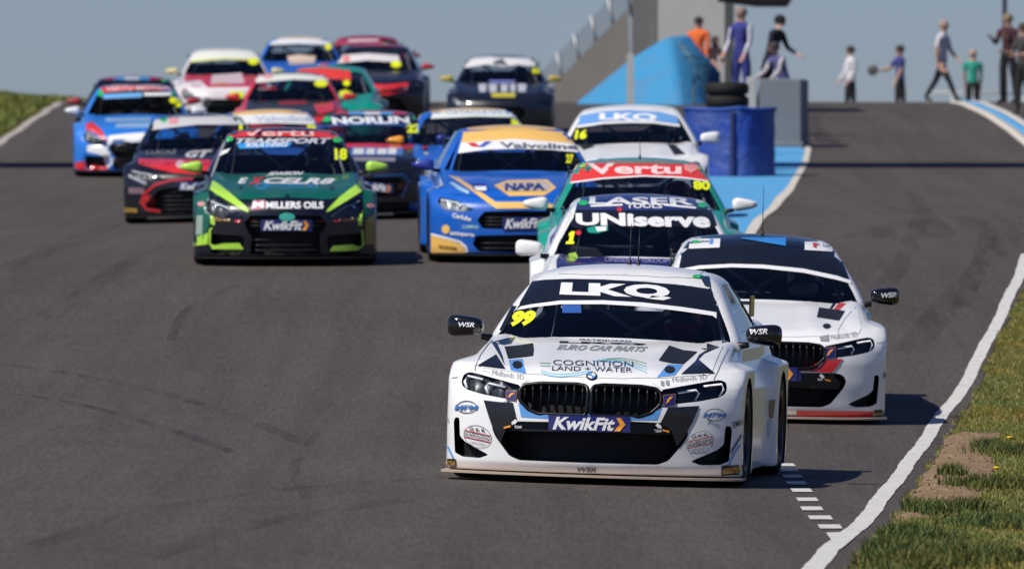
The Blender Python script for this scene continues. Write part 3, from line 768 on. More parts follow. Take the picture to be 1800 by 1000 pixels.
def project_poly(P, poly, off, cell=0.05, axis='front', bvh=None):
    """a panel cut to a front-view (x,z) or top-view (x,y) outline, lying on the body"""
    bvh = bvh or P.bvh_body
    bm = bmesh.new(); bm.faces.new([bm.verts.new((a, b, 0)) for a, b in poly]); grid_cut(bm, cell)
    bad = []
    for v in bm.verts:
        if axis == 'front': o, d = Vector((v.co.x, -1.5, v.co.y)), Vector((0, 1, 0))
        else: o, d = Vector((v.co.x, v.co.y, 2.5)), Vector((0, 0, -1))
        hit, nrm, _, _ = bvh.ray_cast(o, d)
        if hit is None: bad.append(v)
        else:
            if nrm.dot(d) > 0: nrm = -nrm
            v.co = hit + nrm*off
    bmesh.ops.delete(bm, geom=bad, context='VERTS')
    bad = [f for f in bm.faces if max(v.co.z for v in f.verts) - min(v.co.z for v in f.verts) > .07]
    if bad and axis == 'top': bmesh.ops.delete(bm, geom=bad, context='FACES')
    bmesh.ops.triangulate(bm, faces=bm.faces[:])
    return bm_mesh(bm, 'panel', True)

def grid_cut(bm, cell):
    for ax in (0, 1):
        cs = [v.co[ax] for v in bm.verts]; lo, hi = min(cs), max(cs); n = int((hi - lo)/cell)
        for k in range(1, n+1):
            co = [0, 0, 0]; co[ax] = lo + (hi - lo)*k/(n+1); no = [0, 0, 0]; no[ax] = 1
            bmesh.ops.bisect_plane(bm, geom=bm.verts[:] + bm.edges[:] + bm.faces[:], plane_co=co, plane_no=no)

# shared wheel, mirror and cabin meshes
def wheel_meshes():
    tyre = lathe_x([(-.118, .235), (-.122, .27), (-.118, .30), (-.10, .318), (-.05, .325), (.05, .325), (.10, .318), (.118, .30), (.122, .27), (.118, .235), (.10, .228), (-.10, .228), (-.118, .235)], 48, 'tyre')
    rim = lathe_x([(.10, .232), (.116, .236), (.118, .225), (.10, .21), (.02, .20), (-.09, .205), (-.10, .232)], 48, 'rim')
    bm = bmesh.new()
    for k in range(10):
        a = 2*math.pi*k/10; add_box(bm, (0, 0, 0), (.03, .035, .19), None)
        M = Matrix.Rotation(a, 4, 'X') @ Matrix.Translation((.075, 0, .115)); bmesh.ops.transform(bm, matrix=M, verts=bm.verts[-8:])
    sp = bm_mesh(bm, 'spokes')
    hub = lathe_x([(.0, .05), (.09, .055), (.10, .04), (.10, .001)], 20, 'hub')
    disc = lathe_x([(-.02, .06), (-.02, .17), (0.0, .17), (0.0, .06)], 32, 'brake_disc')
    return tyre, rim, sp, hub, disc
TYRE_ME, RIM_ME, SPOKE_ME, HUB_ME, DISC_ME = wheel_meshes()

def mirror_mesh(pointed=False):
    bm = bmesh.new(); V = []
    nu, nv = 20, 12; rows = []
    for i in range(nv+1):
        t = -math.pi/2 + math.pi*i/nv; row = []
        for j in range(nu):
            a = 2*math.pi*j/nu
            sp = lambda w, e: math.copysign(abs(w)**e, w)
            x = .118*sp(math.cos(t), .45)*sp(math.cos(a), .55); z = .062*sp(math.cos(t), .45)*sp(math.sin(a), .6); y = .085*sp(math.sin(t), .8)
            if y > 0: y *= .35
            tt = (x + .118)/.236
            z *= (0.72 + 0.32*tt) if not pointed else (1.05 - 0.75*max(0, tt-.25)); y += .03*tt if y < 0 else 0
            row.append(bm.verts.new((x, y, z)))
        rows.append(row)
    for i in range(nv):
        for j in range(nu):
            bm.faces.new((rows[i][j], rows[i][(j+1) % nu], rows[i+1][(j+1) % nu], rows[i+1][j]))
    bmesh.ops.remove_doubles(bm, verts=bm.verts[:], dist=1e-4); bmesh.ops.recalc_face_normals(bm, faces=bm.faces[:])
    return bm_mesh(bm, 'mirror_shell', True)
MIRROR_ME = mirror_mesh(); MIRROR_ME2 = mirror_mesh(True)
STALK_ME = tube_mesh([(-.10, .03, -.055), (-.16, .05, -.062), (-.25, .07, -.075)], .016, 8, name='stalk', r_end=.024)

def helmet_mesh():
    return lathe_z([(.001, -.13), (.09, -.13), (.115, -.09), (.13, -.02), (.13, .04), (.105, .10), (.06, .135), (.001, .145)], 20, 'helmet')
HELMET_ME = helmet_mesh()
SEAT_ME = box_mesh((0, .0, .28), (.5, .14, .75), bevel=.05, name='seat')
WHEEL_RING = tube_mesh([(0.17*math.cos(a), 0.03*math.sin(a), 0.17*math.sin(a)) for a in np.linspace(0, 2*math.pi, 24, endpoint=False)], .016, 6, True, 'steering_wheel')

def lamp_parts(P, car, poly, side, guides, emblem=None):
    """headlight: bowl, reflectors, light guides and lens behind the opening"""
    root = None
    pl = [(side*x, z) for x, z in poly]
    if side < 0: pl = pl[::-1]
    cx = sum(p[0] for p in pl)/len(pl); cz = sum(p[1] for p in pl)/len(pl)
    def yy(x, z): return float(P.front(np.array(x), np.array(z)))
    bm = bmesh.new(); bm.faces.new([bm.verts.new((a, b, 0)) for a, b in pl]); grid_cut(bm, .05)
    for v in bm.verts: v.co = (v.co.x, yy(v.co.x, v.co.y) + .004, v.co.y)
    bmesh.ops.triangulate(bm, faces=bm.faces[:])
    lens = obj('headlight', bm_mesh(bm, 'headlight', True), LENS, car)
    if P.bowl:
        bm = bmesh.new(); bm.faces.new([bm.verts.new((cx + (a - cx)*.97, cz + (b - cz)*.95, 0)) for a, b in pl]); grid_cut(bm, .05)
        for v in bm.verts: v.co = (v.co.x, yy(v.co.x, v.co.y) + .045 + .03*math.cos(38*v.co.x), v.co.y)
        bmesh.ops.triangulate(bm, faces=bm.faces[:]); obj('lamp_bowl', bm_mesh(bm, 'lamp_bowl', True), mat('lamp_bowl_%.2f' % P.bowl, (P.bowl,)*3, .35, metal=.3), lens)
    for (fx, fz, r) in P.lamps:
        x, z = side*fx, fz; y = yy(x, z) + .06
        bm = bmesh.new(); bmesh.ops.create_uvsphere(bm, u_segments=14, v_segments=8, radius=r, matrix=Matrix.Translation((x, y, z)) @ Matrix.Diagonal((1, .6, .8, 1)))
        obj('reflector', bm_mesh(bm, 'reflector', True), CHROME, lens)
    for g in guides:
        pts = [(side*x, yy(side*x, z) + .016, z) for x, z in g]
        obj('light_guide', tube_mesh(pts, .0105, 6, name='light_guide'), LAMPGREY, lens)
    return lens

CARS = {}
class Car:
    """one race car: a root Empty with its parts; px coordinates below are photo points on this car"""
    def __init__(self, P, u, d, yaw, label, color, roof=None, bonnet=None, mirror=None, group='race cars in the pack', dz=0.0, interior=True, seen_low=True, driver=(0.36, .03, .03)):
        self.P = P; X = (u - 900)/F_PX*d
        root = thing('race_car', label, 'race car', group)
        # wheels' contact plane
        th = R(yaw); fw = Vector((-math.sin(th), math.cos(th), 0)); rt = Vector((math.cos(th), math.sin(th), 0))
        o = Vector((X, d, 0))
        def gz(p): return float(ground_z(p.x, p.y)) + 0.006
        pts = {}
        for nm, y in (('f', P.yf), ('r', P.yr)):
            for sx in (-.82, .82):
                p = o + fw*y + rt*sx; p.z = gz(p); pts[nm, sx] = p
        ymid = (((pts['r', -.82] - pts['f', -.82]) + (pts['r', .82] - pts['f', .82]))).normalized()
        xm = ((pts['f', .82] - pts['f', -.82]) + (pts['r', .82] - pts['r', -.82])).normalized()
        zz = xm.cross(ymid).normalized(); xm = ymid.cross(zz).normalized()
        c = sum(pts.values(), Vector())/4 - ymid*(P.yf + P.yr)/2
        M = Matrix(((xm.x, ymid.x, zz.x, c.x), (xm.y, ymid.y, zz.y, c.y), (xm.z, ymid.z, zz.z, c.z + dz), (0, 0, 0, 1)))
        root.matrix_world = M; self.M = M; self.Mi = M.inverted(); self.root = root; self.d = d
        self.cam = self.Mi @ Vector((0, 0, CAM_Z))
        self.body = obj('body', P.mesh, parent=root, mats=[color, INTERIOR, OPENING])
        obj('windscreen', P.glass_me, GLASS, root)
        for me in P.side_me: obj('side_window', me, GLASS, root)
        obj('rear_window', P.rear_me, GLASS, root)
        self.roof = obj('roof', P.roof_me, roof or color, root)
        self.bonnet = obj('bonnet', P.bonnet_me, bonnet or color, root)
        obj('splitter', P.split_me, P.split_mat, root)
        for (poly, guides) in ((P.head, P.guides),):
            for sg in (-1, 1): lamp_parts(P, root, poly, sg, guides)
        for sx in (-1, 1):
            for yy in (P.yf, P.yr):
                t = obj('wheel', TYRE_ME, RUBBER, root); t.location = (sx*(P.W - .128), yy, P.TR); 
                if sx < 0: t.rotation_euler = (0, 0, math.pi)
                obj('rim', RIM_ME, RIMMAT, t); obj('spokes', SPOKE_ME, RIMMAT, t); obj('hub', HUB_ME, RIMMAT, t); obj('brake_disc', DISC_ME, RIMMAT, t)
            m = obj('mirror', MIRROR_ME2 if P.pointed else MIRROR_ME, mirror or color, root)
            m.location = (sx*(P.mx), P.my, P.mz)
            m.scale = (sx, 1, P.ms)
            obj('stalk', STALK_ME, BLACK, m)
        if interior: self.interior(driver)
        # rear wing
        w = obj('rear_wing', P.wing_me, GLOSSBLACK, root)
        self.grille()
    def interior(self, driver):
        P, root = self.P, self.root
        zt = P.ws1[1]
        cage = obj('roll_cage', P.cage_me, TUBE, root)
        for me in P.cage_bars: obj('cage_bar', me, TUBE, cage)
        s = obj('seat', SEAT_ME, SEATM, root); s.location = (.36, 2.75, .33); s.rotation_euler = (R(-14), 0, 0)
        hm = obj('driver_helmet', HELMET_ME, mat('helmet_%.2f_%.2f_%.2f' % driver, driver, .3), root); hm.location = (.36, 2.55, 1.03)
        vz = obj('visor', VISOR_ME, GLOSSBLACK, hm)
        st = obj('steering_wheel', WHEEL_RING, BLACK, root); st.location = (.36, 2.02, .90); st.rotation_euler = (R(-20), 0, 0)
    def grille(self):
        P = self.P
        if P.kidney:
            for sg in (-1, 1):
                pts = []
                for (x, z) in P.kidney:
                    pts.append((sg*x, float(P.front(np.array(sg*x), np.array(z))) - .002, z))
                g = obj('grille', tube_mesh(pts, .013, 8, True, 'grille'), SATIN, self.root)
                lo, hi = min(p[0] for p in P.kidney), max(p[0] for p in P.kidney)
                for k in range(8):
                    x = lo + (hi - lo)*(k + .6)/8.2
                    zs = [z for (xx, z) in P.kidney]; 
                    ins = [z for z in np.linspace(min(zs), max(zs), 60) if sd_poly(np.array(x), np.array(z), P.kidney) < -.004]
                    if not ins: continue
                    z0, z1 = min(ins), max(ins); yf = float(P.front(np.array(x), np.array(.54)))
                    n = 7; path = [(sg*x, yf + .012 + .03*(1-math.sin(math.pi*(i/(n-1))*.85+.25)), z0 + (z1-z0)*i/(n-1)) for i in range(n)]
                    obj('slat', tube_mesh(path, .0085, 5, name='slat'), SATIN, g)
        else:
            for (z0, z1, hw, n) in P.bars:
                for k in range(n):
                    z = z0 + (z1 - z0)*(k + .5)/n
                    pts = [(x, float(P.front(np.array(x), np.array(z))) + .035, z) for x in np.linspace(-hw, hw, 11)]
                    obj('grille_slat', tube_mesh(pts, .007, 5, name='grille_slat'), BLACK, self.root)
    # ---- livery in photo pixels
    def ray(self, u, v):
        dv = (self.Mi.to_3x3() @ Vector(((u - 900)/F_PX, 1, (500 - v)/F_PX))).normalized()
        return dv, self.P.bvh.ray_cast(self.cam, dv)
    def nominal(self, u, v):
        """point on the smooth front face, openings ignored"""
        dv = (self.Mi.to_3x3() @ Vector(((u - 900)/F_PX, 1, (500 - v)/F_PX))).normalized(); c = self.cam; y = 0.05
        for _ in range(6):
            p = c + dv*((y - c.y)/dv.y); y = float(self.P.front(np.array(p.x), np.array(p.z)))
        return dv, c + dv*((y - c.y)/dv.y)
    def decal(self, bm, name, material, off, parent=None, cell=None, nom=False):
        """bm holds flat photo-pixel geometry; it is cut fine and laid on the body"""
        grid_cut(bm, cell or max(4.0, 0.04*F_PX/self.d))
        bad = []
        for v in bm.verts:
            if nom:
                dv, p = self.nominal(v.co.x, v.co.y); v.co = p - dv*off; continue
            dv, (hit, nrm, i, _) = self.ray(v.co.x, v.co.y)
            if hit is None or nrm is None: bad.append(v); continue
            if nrm.dot(dv) > 0: nrm = -nrm
            v.co = hit + nrm*off
        bmesh.ops.delete(bm, geom=bad, context='VERTS')
        lim = 0.30
        long = [f for f in bm.faces if max((e.calc_length() for e in f.edges)) > lim]
        if long: bmesh.ops.delete(bm, geom=long, context='FACES')
        if len(bm.faces) == 0: bm.free(); return None
        if name not in ('lettering', 'race_number'):          # a panel that falls apart over an edge keeps its largest piece
            left = set(bm.faces); best = []
            while left:
                st = [left.pop()]; isl = list(st)
                while st:
                    for e in st.pop().edges:
                        for g in e.link_faces:
                            if g in left: left.discard(g); st.append(g); isl.append(g)
                if len(isl) > len(best): best = isl
            keep = set(best); rest = [f for f in bm.faces if f not in keep]
            if rest: bmesh.ops.delete(bm, geom=rest, context='FACES')
        bmesh.ops.triangulate(bm, faces=bm.faces[:])
        bm.normal_update()
        rev = [f for f in bm.faces if f.normal.dot(f.calc_center_median() - self.cam) > 0]
        if rev: bmesh.ops.reverse_faces(bm, faces=rev)
        return obj(name, bm_mesh(bm, name, True), material, parent or self.root)
    def patch(self, name, px, material, off=.004, parent=None, cell=None, nom=False):
        bm = bmesh.new()
        try: bm.faces.new([bm.verts.new((u, v, 0)) for u, v in px])
        except ValueError: return None
        return self.decal(bm, name, material, off, parent, cell, nom)
    def text(self, s, quad, material, bold=.02, shear=0.0, off=.007, name='lettering', parent=None, spacing=1.0, nom=False):
        """quad = photo corners top-left, top-right, bottom-right, bottom-left"""
        co, fs = text_mesh(s, bold, shear, spacing); tl, tr, br, bl = [np.array(q, float) for q in quad]
        a, b = co[:, :1], 1 - co[:, 1:]
        p = tl*(1-a)*(1-b) + tr*a*(1-b) + br*a*b + bl*(1-a)*b
        bm = bmesh.new(); vs = [bm.verts.new((x, y, 0)) for x, y in p]
        for f in fs:
            try: bm.faces.new([vs[i] for i in f])
            except ValueError: pass
        return self.decal(bm, name, material, off, parent, None, nom)
    def box_text(self, s, u0, v0, u1, v1, material, **k):
        return self.text(s, [(u0, v0), (u1, v0), (u1, v1), (u0, v1)], material, **k)
    def dot(self, u, v, ru, rv, material, name='sticker', off=.006, n=14, parent=None):
        return self.patch(name, [(u + ru*math.cos(2*math.pi*k/n), v + rv*math.sin(2*math.pi*k/n)) for k in range(n)], material, off, parent)
    def line(self, px, w, material, name='stripe', off=.005, closed=False, nom=False):
        bm = bmesh.new(); P = [Vector((u, v, 0)) for u, v in px]; n = len(P); rows = []
        for i, p in enumerate(P):
            a = P[i-1] if (i > 0 or closed) else p; b = P[(i+1) % n] if (i < n-1 or closed) else p
            t = (b - a).normalized(); nn = Vector((-t.y, t.x, 0))*w/2; rows.append((bm.verts.new(p - nn), bm.verts.new(p + nn)))
        for i in range(n if closed else n-1):
            j = (i+1) % n; bm.faces.new((rows[i][0], rows[j][0], rows[j][1], rows[i][1]))
        return self.decal(bm, name, material, off, None, None, nom)

VISOR_ME = mesh_from([(.128*math.sin(a), -.134*math.cos(a), z) for z in (-.03, .05) for a in np.linspace(-1.1, 1.1, 9)], [(i, i+1, i+10, i+9) for i in range(8)], 'visor', True)

def finish_type(P):
    build_body(P)
    P.bonnet_me = project_poly(P, P.bonnet, .004, .045, 'top')
    ye = P.ws1[0]
    P.roof_me = project_poly(P, [(-.45, ye + .16), (-.25, ye + .07), (0, ye + .05), (.25, ye + .07), (.45, ye + .16), (.47, ye+.24), (.46, P.rs1[0]-.55), (.40, P.rs1[0]-.25), (-.40, P.rs1[0]-.25), (-.46, P.rs1[0]-.55), (-.47, ye+.24)], .004, .06, 'top')
    zt = P.ws1[1]
    P.cage_me = tube_mesh([(-.66, P.ws0[0]+.55, .6), (-.64, P.ws0[0]+.62, .9), (-.50, ye + .12, zt - .05), (.50, ye + .12, zt - .05), (.64, P.ws0[0]+.62, .9), (.66, P.ws0[0]+.55, .6)], .02, 7, name='roll_cage')
    P.cage_bars = [tube_mesh([(-.6, 3.0, .5), (-.48, 3.0, zt - .03), (.48, 3.0, zt - .03), (.6, 3.0, .5)], .02, 7, name='cage_bar'),
                   tube_mesh([(-.45, 3.0, zt - .06), (.5, 3.1, .6)], .018, 6, name='cage_bar'), tube_mesh([(.45, 3.0, zt - .06), (-.5, 3.1, .6)], .018, 6, name='cage_bar'),
                   tube_mesh([(0.0, ye + .12, zt - .05), (.1, 3.0, zt - .03)], .017, 6, name='cage_bar')]
    bm = bmesh.new(); yw = P.L - .22
    add_box(bm, (0, yw, P.wing_z), (1.30, .26, .022), None, .008)
    for sx in (-1, 1): add_box(bm, (sx*.652, yw, P.wing_z - .02), (.012, .30, .14), None); add_box(bm, (sx*.32, yw - .02, P.wing_z - .10), (.02, .10, .19), None)
    P.wing_me = bm_mesh(bm, 'rear_wing')
# ------------------------------------------------------------------ the kinds of car in the pack
def mir(poly): return poly
BMW_KID = rounded([(.013, .448), (.03, .436), (.32, .436), (.39, .462), (.444, .515), (.448, .585), (.415, .615), (.32, .628), (.08, .630), (.022, .620), (.012, .59)], .014)
BMW_HEAD = rounded([(.845, .625), (.835, .664), (.80, .680), (.74, .672), (.448, .612), (.448, .520), (.53, .522), (.69, .545), (.80, .570), (.835, .592)], .015)
BMW_LOW = rounded([(-.02, .137), (.44, .139), (.505, .165), (.60, .285), (.625, .34), (.60, .388), (.55, .405), (-.02, .405)], .02)
BMW_SIDE = rounded([(.885, .37), (.872, .395), (.845, .390), (.838, .275), (.80, .240), (.64, .165), (.70, .142), (.82, .146), (.872, .17)], .012)
BMW = car_type(cuts=[(BMW_KID, .13), (BMW_HEAD, .10), (BMW_LOW, .22), (BMW_SIDE, .10)], h=0.0135,
    bowl=.06, kidney=BMW_KID, ms=1.2, mz=.952, head=BMW_HEAD, lamps=[(.73, .606, .032), (.585, .575, .032)],
    guides=[[(.80, .575), (.822, .62), (.805, .652), (.70, .635)], [(.655, .545), (.675, .59), (.655, .612), (.545, .592)]])
finish_type(BMW)
HATCH = dict(zbot=.095, split_z=.036, split_w=.955, split_mat=BLACK, L=4.46, yr=3.52, rs0=(4.36, 1.0), rs1=(4.02, 1.28), h=0.021,
    hood=[(-0.2, .60), (0, .64), (.06, .67), (.16, .71), (.4, .765), (.8, .835), (1.2, .895), (1.5, .93), (2.2, .945), (3.4, .97), (4.0, 1.0), (4.6, 1.0)],
    roof=[(1.5, 1.21), (1.95, 1.305), (2.15, 1.342), (2.4, 1.366), (2.7, 1.374), (3.1, 1.36), (3.6, 1.32), (4.05, 1.27), (4.5, 1.17)],
    ws0=(1.34, .92), ws1=(2.18, 1.328), pointed=True, mz=.985, wing_z=1.19)
HYU_HEAD = rounded([(.80, .63), (.775, .685), (.74, .70), (.60, .625), (.42, .505), (.44, .478), (.68, .492), (.78, .54)], .015)
HYU = car_type(**HATCH, cuts=[(rounded([(-.02, .525), (.36, .525), (.425, .45), (.40, .38), (.345, .30), (.365, .125), (-.02, .115)], .02), .16), (HYU_HEAD, .09),
    (rounded([(.79, .335), (.44, .315), (.42, .26), (.455, .135), (.60, .11), (.77, .135)], .02), .12)],
    head=HYU_HEAD, bowl=.12, lamps=[(.70, .60, .035), (.60, .555, .03)], guides=[[(.76, .66), (.60, .60), (.46, .51)]], bars=[(.14, .30, .34, 3), (.40, .51, .36, 3)])
FORD_HEAD = rounded([(.86, .635), (.83, .678), (.66, .645), (.485, .56), (.60, .528), (.80, .555)], .015)
FORD = car_type(**HATCH, cuts=[(rounded([(-.02, .355), (.40, .362), (.46, .45), (.385, .538), (-.02, .548)], .02), .13), (FORD_HEAD, .09),
    (rounded([(-.02, .115), (.44, .125), (.505, .2), (.47, .29), (-.02, .30)], .02), .16)],
    head=FORD_HEAD, bowl=.5, lamps=[(.74, .61, .04), (.62, .58, .032)], guides=[[(.82, .65), (.66, .625), (.51, .555)]], bars=[(.38, .53, .38, 4), (.13, .29, .42, 3)])
TOY_HEAD = rounded([(.85, .655), (.83, .692), (.45, .605), (.45, .56), (.80, .605)], .012)
TOY = car_type(**HATCH, cuts=[(rounded([(-.02, .125), (.58, .135), (.66, .2), (.50, .42), (.35, .455), (-.02, .455)], .02), .18), (TOY_HEAD, .08),
    (rounded([(-.02, .535), (.47, .55), (.47, .575), (-.02, .575)], .01), .08)],
    head=TOY_HEAD, bowl=.15, lamps=[(.74, .65, .024), (.60, .61, .022)], guides=[[(.82, .675), (.60, .625), (.47, .59)]], bars=[(.15, .43, .44, 5)])
CUP_HEAD = rounded([(.86, .635), (.84, .68), (.50, .575), (.50, .525), (.76, .555)], .012)
CUP = car_type(**HATCH, cuts=[(rounded([(-.02, .285), (.36, .30), (.46, .42), (.385, .525), (-.02, .535)], .02), .14), (CUP_HEAD, .08),
    (rounded([(-.02, .11), (.60, .12), (.64, .215), (-.02, .225)], .02), .16)],
    head=CUP_HEAD, bowl=.3, lamps=[(.74, .625, .03), (.60, .575, .026)], guides=[[(.82, .665), (.52, .565), (.53, .535)]], bars=[(.31, .51, .38, 5)])
for t in (HYU, FORD, TOY, CUP): finish_type(t)
# ------------------------------------------------------------------ the cars and their liveries (px = photo points on each car)
W_ = paint(240, 240, 238); K_ = paint(14, 15, 20); NAVY = paint(24, 36, 110); SKYB = paint(96, 158, 226); YEL = paint(238, 246, 10); GRN = paint(20, 190, 96)
ORG = paint(246, 160, 28); RED = paint(214, 40, 44); GREY = paint(150, 152, 156); DGREY = paint(60, 62, 68); WHITE = paint(240, 240, 240); GOLD = paint(200, 160, 60)
TEAL = paint(0, 150, 128); LIME = paint(176, 226, 72); DGREEN = paint(0, 92, 74); CYAN = paint(40, 150, 220); DNAVY = paint(8, 10, 26); SEAM = paint(120, 122, 126)

def kwik(c, quad):
    """blue number-plate board with white lettering and an orange chevron"""
    tl, tr, br, bl = [np.array(q, float) for q in quad]
    P = lambda a, b: tuple(tl*(1-a)*(1-b) + tr*a*(1-b) + br*a*b + bl*(1-a)*b)
    pl = c.patch('plate_board', [P(0, 0), P(1, 0), P(1, 1), P(0, 1)], NAVY, .014, nom=True)
    c.text('KwikFit', [P(.07, .10), P(.82, .10), P(.80, .92), P(.05, .92)], WHITE, bold=.035, shear=.18, off=.019, nom=True)
    c.patch('chevron', [P(.83, .10), P(.88, .10), P(.94, .5), P(.87, .93), P(.80, .93), P(.87, .5)], ORG, .019, nom=True)

def tow(c, u, v, s, k=1.0):
    c.patch('tow_arrow', [(u + s*7*k, v - 9*k), (u + s*11*k, v - 5*k), (u + s*5*k, v + 1*k), (u + s*4*k, v - 1*k), (u + s*1*k, v + 2*k), (u + s*0, v - 3*k)], WHITE, .011, nom=True)
    c.patch('tow_hook', [(u - s*14*k, v + 5*k), (u - s*2*k, v + 2*k), (u - s*1*k, v + 5*k), (u - s*13*k, v + 8*k)], ORG, .011, nom=True)

# --- the leading white car
c = Car(BMW, 1031, 70.0, -5.8, 'white and black leading race car numbered 99, nearest of the pack', W_, mirror=GLOSSBLACK, driver=(.45, .06, .05))
c.patch('sun_strip', [(936, 495), (958, 492.5), (1000, 491), (1060, 492), (1130, 496), (1200, 502), (1243, 508), (1259, 551), (1200, 542), (1130, 534.5), (1060, 530), (985, 530), (935, 536), (909, 541)], K_, .004)
c.patch('white_stripe', [(909, 541), (935, 536), (985, 529.5), (1060, 529), (1130, 533), (1200, 541), (1259, 550), (1259, 561), (1252, 556), (1200, 548.5), (1130, 540), (1060, 536), (985, 536), (935, 541.5), (907, 546.5)], WHITE, .006)
c.text('LKQ', [(987, 498), (1174, 502.5), (1181, 530), (983, 523)], WHITE, bold=.062, spacing=1.08, off=.008)
c.text('99', [(903, 547.5), (944, 547), (938, 573), (897, 575)], YEL, bold=.07, shear=.15, off=.006, name='race_number')
for (u, v) in ((958, 480), (1227, 487)): c.dot(u, v, 10.5, 3.4, GRN)
c.patch('roof_side_panel', [(931, 493), (946, 475), (958, 468), (985, 464), (1010, 464.5), (966, 471), (955, 478), (940, 494)], paint(28, 44, 62), .0075)
c.patch('roof_side_panel', [(1238, 503), (1230, 488), (1205, 473), (1188, 468), (1228, 470), (1250, 477), (1246, 488), (1249, 506)], paint(28, 44, 62), .0075)
c.line([(877, 590), (900, 546), (927, 498)], 7, K_, 'windscreen_frame'); c.line([(1272, 602), (1262, 560), (1246, 508)], 7, K_, 'windscreen_frame')
c.patch('windscreen_sticker_or_reflection', [(988, 537), (1021, 537), (1022, 551), (989, 551)], paint(50, 92, 168), .005)
HB = 'bonnet_stripe'
c.patch('bonnet_vent', [(886, 611), (910, 609), (937, 605), (938.5, 616), (937, 627), (893, 632)], BLACK, .009)
c.patch('bonnet_vent', [(1176, 609), (1200, 617), (1226, 620), (1201, 641.5), (1180, 640), (1157.5, 635)], BLACK, .009)
c.patch(HB, [(894, 634), (918.5, 632), (925, 658), (898, 652)], SKYB, .007); c.patch(HB, [(1173.5, 641.5), (1201, 642.5), (1186, 661), (1154.5, 664.5)], SKYB, .007)
c.dot(909.5, 643, 9, 7, BLACK, 'bonnet_vent', .010, 8); c.dot(1177, 651.5, 10, 6.5, BLACK, 'bonnet_vent', .010, 8)
c.patch(HB, [(839, 644), (872, 624), (889, 650)], K_, .007); c.patch(HB, [(1227, 632), (1256, 657), (1197, 659)], K_, .007)
c.patch(HB, [(864, 603), (889, 596), (906, 594), (898, 605), (885, 607.5), (874, 605), (883, 627), (888, 645), (876, 623)], K_, .0072)
c.patch(HB, [(1200, 603), (1236, 603), (1264, 611), (1238, 623), (1222, 640), (1217, 646), (1229, 625), (1246, 614), (1238, 616)], K_, .0072)
c.text('COGNITION', [(972, 634), (1113, 637), (1113, 646.5), (972, 643)], DGREY, bold=.0, off=.008)
c.text('LAND + WATER', [(971, 644.5), (1111, 647.5), (1111, 656), (970, 652.5)], DGREY, bold=.0, off=.008)
for k, mm in enumerate((paint(120, 170, 130), paint(120, 190, 150), paint(130, 205, 235), paint(110, 195, 235))):
    c.line([(1066 - 8*k, 631.5 + 1.2*k), (1092, 630.5 + 2.6*k), (1116, 634.5 + 4*k), (1137, 640 + 5.5*k)], 1.5, mm)
    c.line([(949 + k, 639 + 5*k), (968, 639.5 + 5*k)] if k < 2 else [(951, 644 + 4*k), (966, 649 + 4*k), (985, 651 + 4*k), (1010, 649 + 4*k), (1042, 646 + 3.5*k)], 1.6, mm)
c.text('LKQ', [(984, 601), (1136, 605), (1136, 608.5), (982, 604.5)], K_, bold=.05); c.text('EURO CAR PARTS', [(980, 607), (1140, 611), (1134, 620), (978, 616)], GREY, bold=.04, shear=.3)
c.text('GATEGUARD', [(1018, 596.5), (1110, 600), (1110, 602.8), (1018, 599.5)], paint(70, 70, 130), bold=.02)
c.dot(1040, 662, 10, 7, K_, 'emblem', .007); c.dot(1040, 662, 7.2, 5, WHITE, 'emblem', .009)
for (a0, mm) in ((0, SKYB), (math.pi, SKYB)):
    c.patch('emblem', [(1040, 662)] + [(1040 + 7*math.cos(a0 + k*math.pi/8), 662 + 4.9*math.sin(a0 + k*math.pi/8)) for k in range(5)], mm, .0105)
c.text('Midlands 3D', [(866, 651), (921, 660), (920, 668), (865, 660)], GREY, bold=-.005); c.text('Midlands 3D', [(1181, 665), (1241, 658.5), (1242, 666.5), (1182, 673)], GREY, bold=-.005)
for (u, v) in ((849, 652.5), (856, 655), (1161, 670), (1170, 669)): c.patch('sponsor_logo', [(u, v), (u + 6, v + 1), (u + 6, v + 9), (u, v + 8)], GREY, .006)
# front
c.patch('bumper_panel', [(850, 703), (876, 706), (903, 708), (908, 742), (890, 752), (880, 778), (868, 758), (859, 732)], K_, .006, nom=True)
c.patch('bumper_panel', [(1173, 716), (1230, 713), (1217, 742), (1203, 768), (1190, 784), (1180, 756), (1160, 744)], K_, .006, nom=True)
c.patch('white_stripe', [(902, 708), (912, 708), (918, 733), (965, 735), (965, 741), (910, 740)], WHITE, .009, nom=True); c.patch('blue_panel', [(911, 708), (925, 716), (938, 723), (965, 730), (965, 736), (916, 733)], SKYB, .011, nom=True)
c.patch('white_stripe', [(1164, 716), (1174, 717), (1161, 743), (1107, 740), (1107, 735), (1154, 737)], WHITE, .009, nom=True); c.patch('blue_panel', [(1105, 733), (1132, 731), (1148, 725), (1164, 716), (1155, 738), (1105, 738)], SKYB, .011, nom=True)
c.patch('blue_panel', [(1024, 731), (1032, 726), (1042, 724), (1052, 727), (1060, 732), (1040, 733)], SKYB, .006)
for px, n in (([(867, 745), (893, 738), (964, 739), (1107, 742), (1165, 743), (1186, 753), (1205, 765), (1107, 762), (964, 758), (866, 757)], 'crossbar'),): c.patch(n, px, BLACK, -.03, nom=True)
c.patch('grille_surround', [(884, 683), (905, 683), (915, 676), (930, 669), (920, 684), (916, 702), (925, 718), (912, 709), (886, 705)], GLOSSBLACK, .0045); c.patch('grille_surround', [(1192, 690), (1171, 690), (1161, 682), (1146, 674), (1157, 690), (1160, 708), (1151, 724), (1164, 716), (1190, 711)], GLOSSBLACK, .0045)
kwik(c, [(964, 729), (1108, 732), (1108, 760), (964, 756.5)])
tow(c, 899, 745, 1); tow(c, 1163, 752, -1)
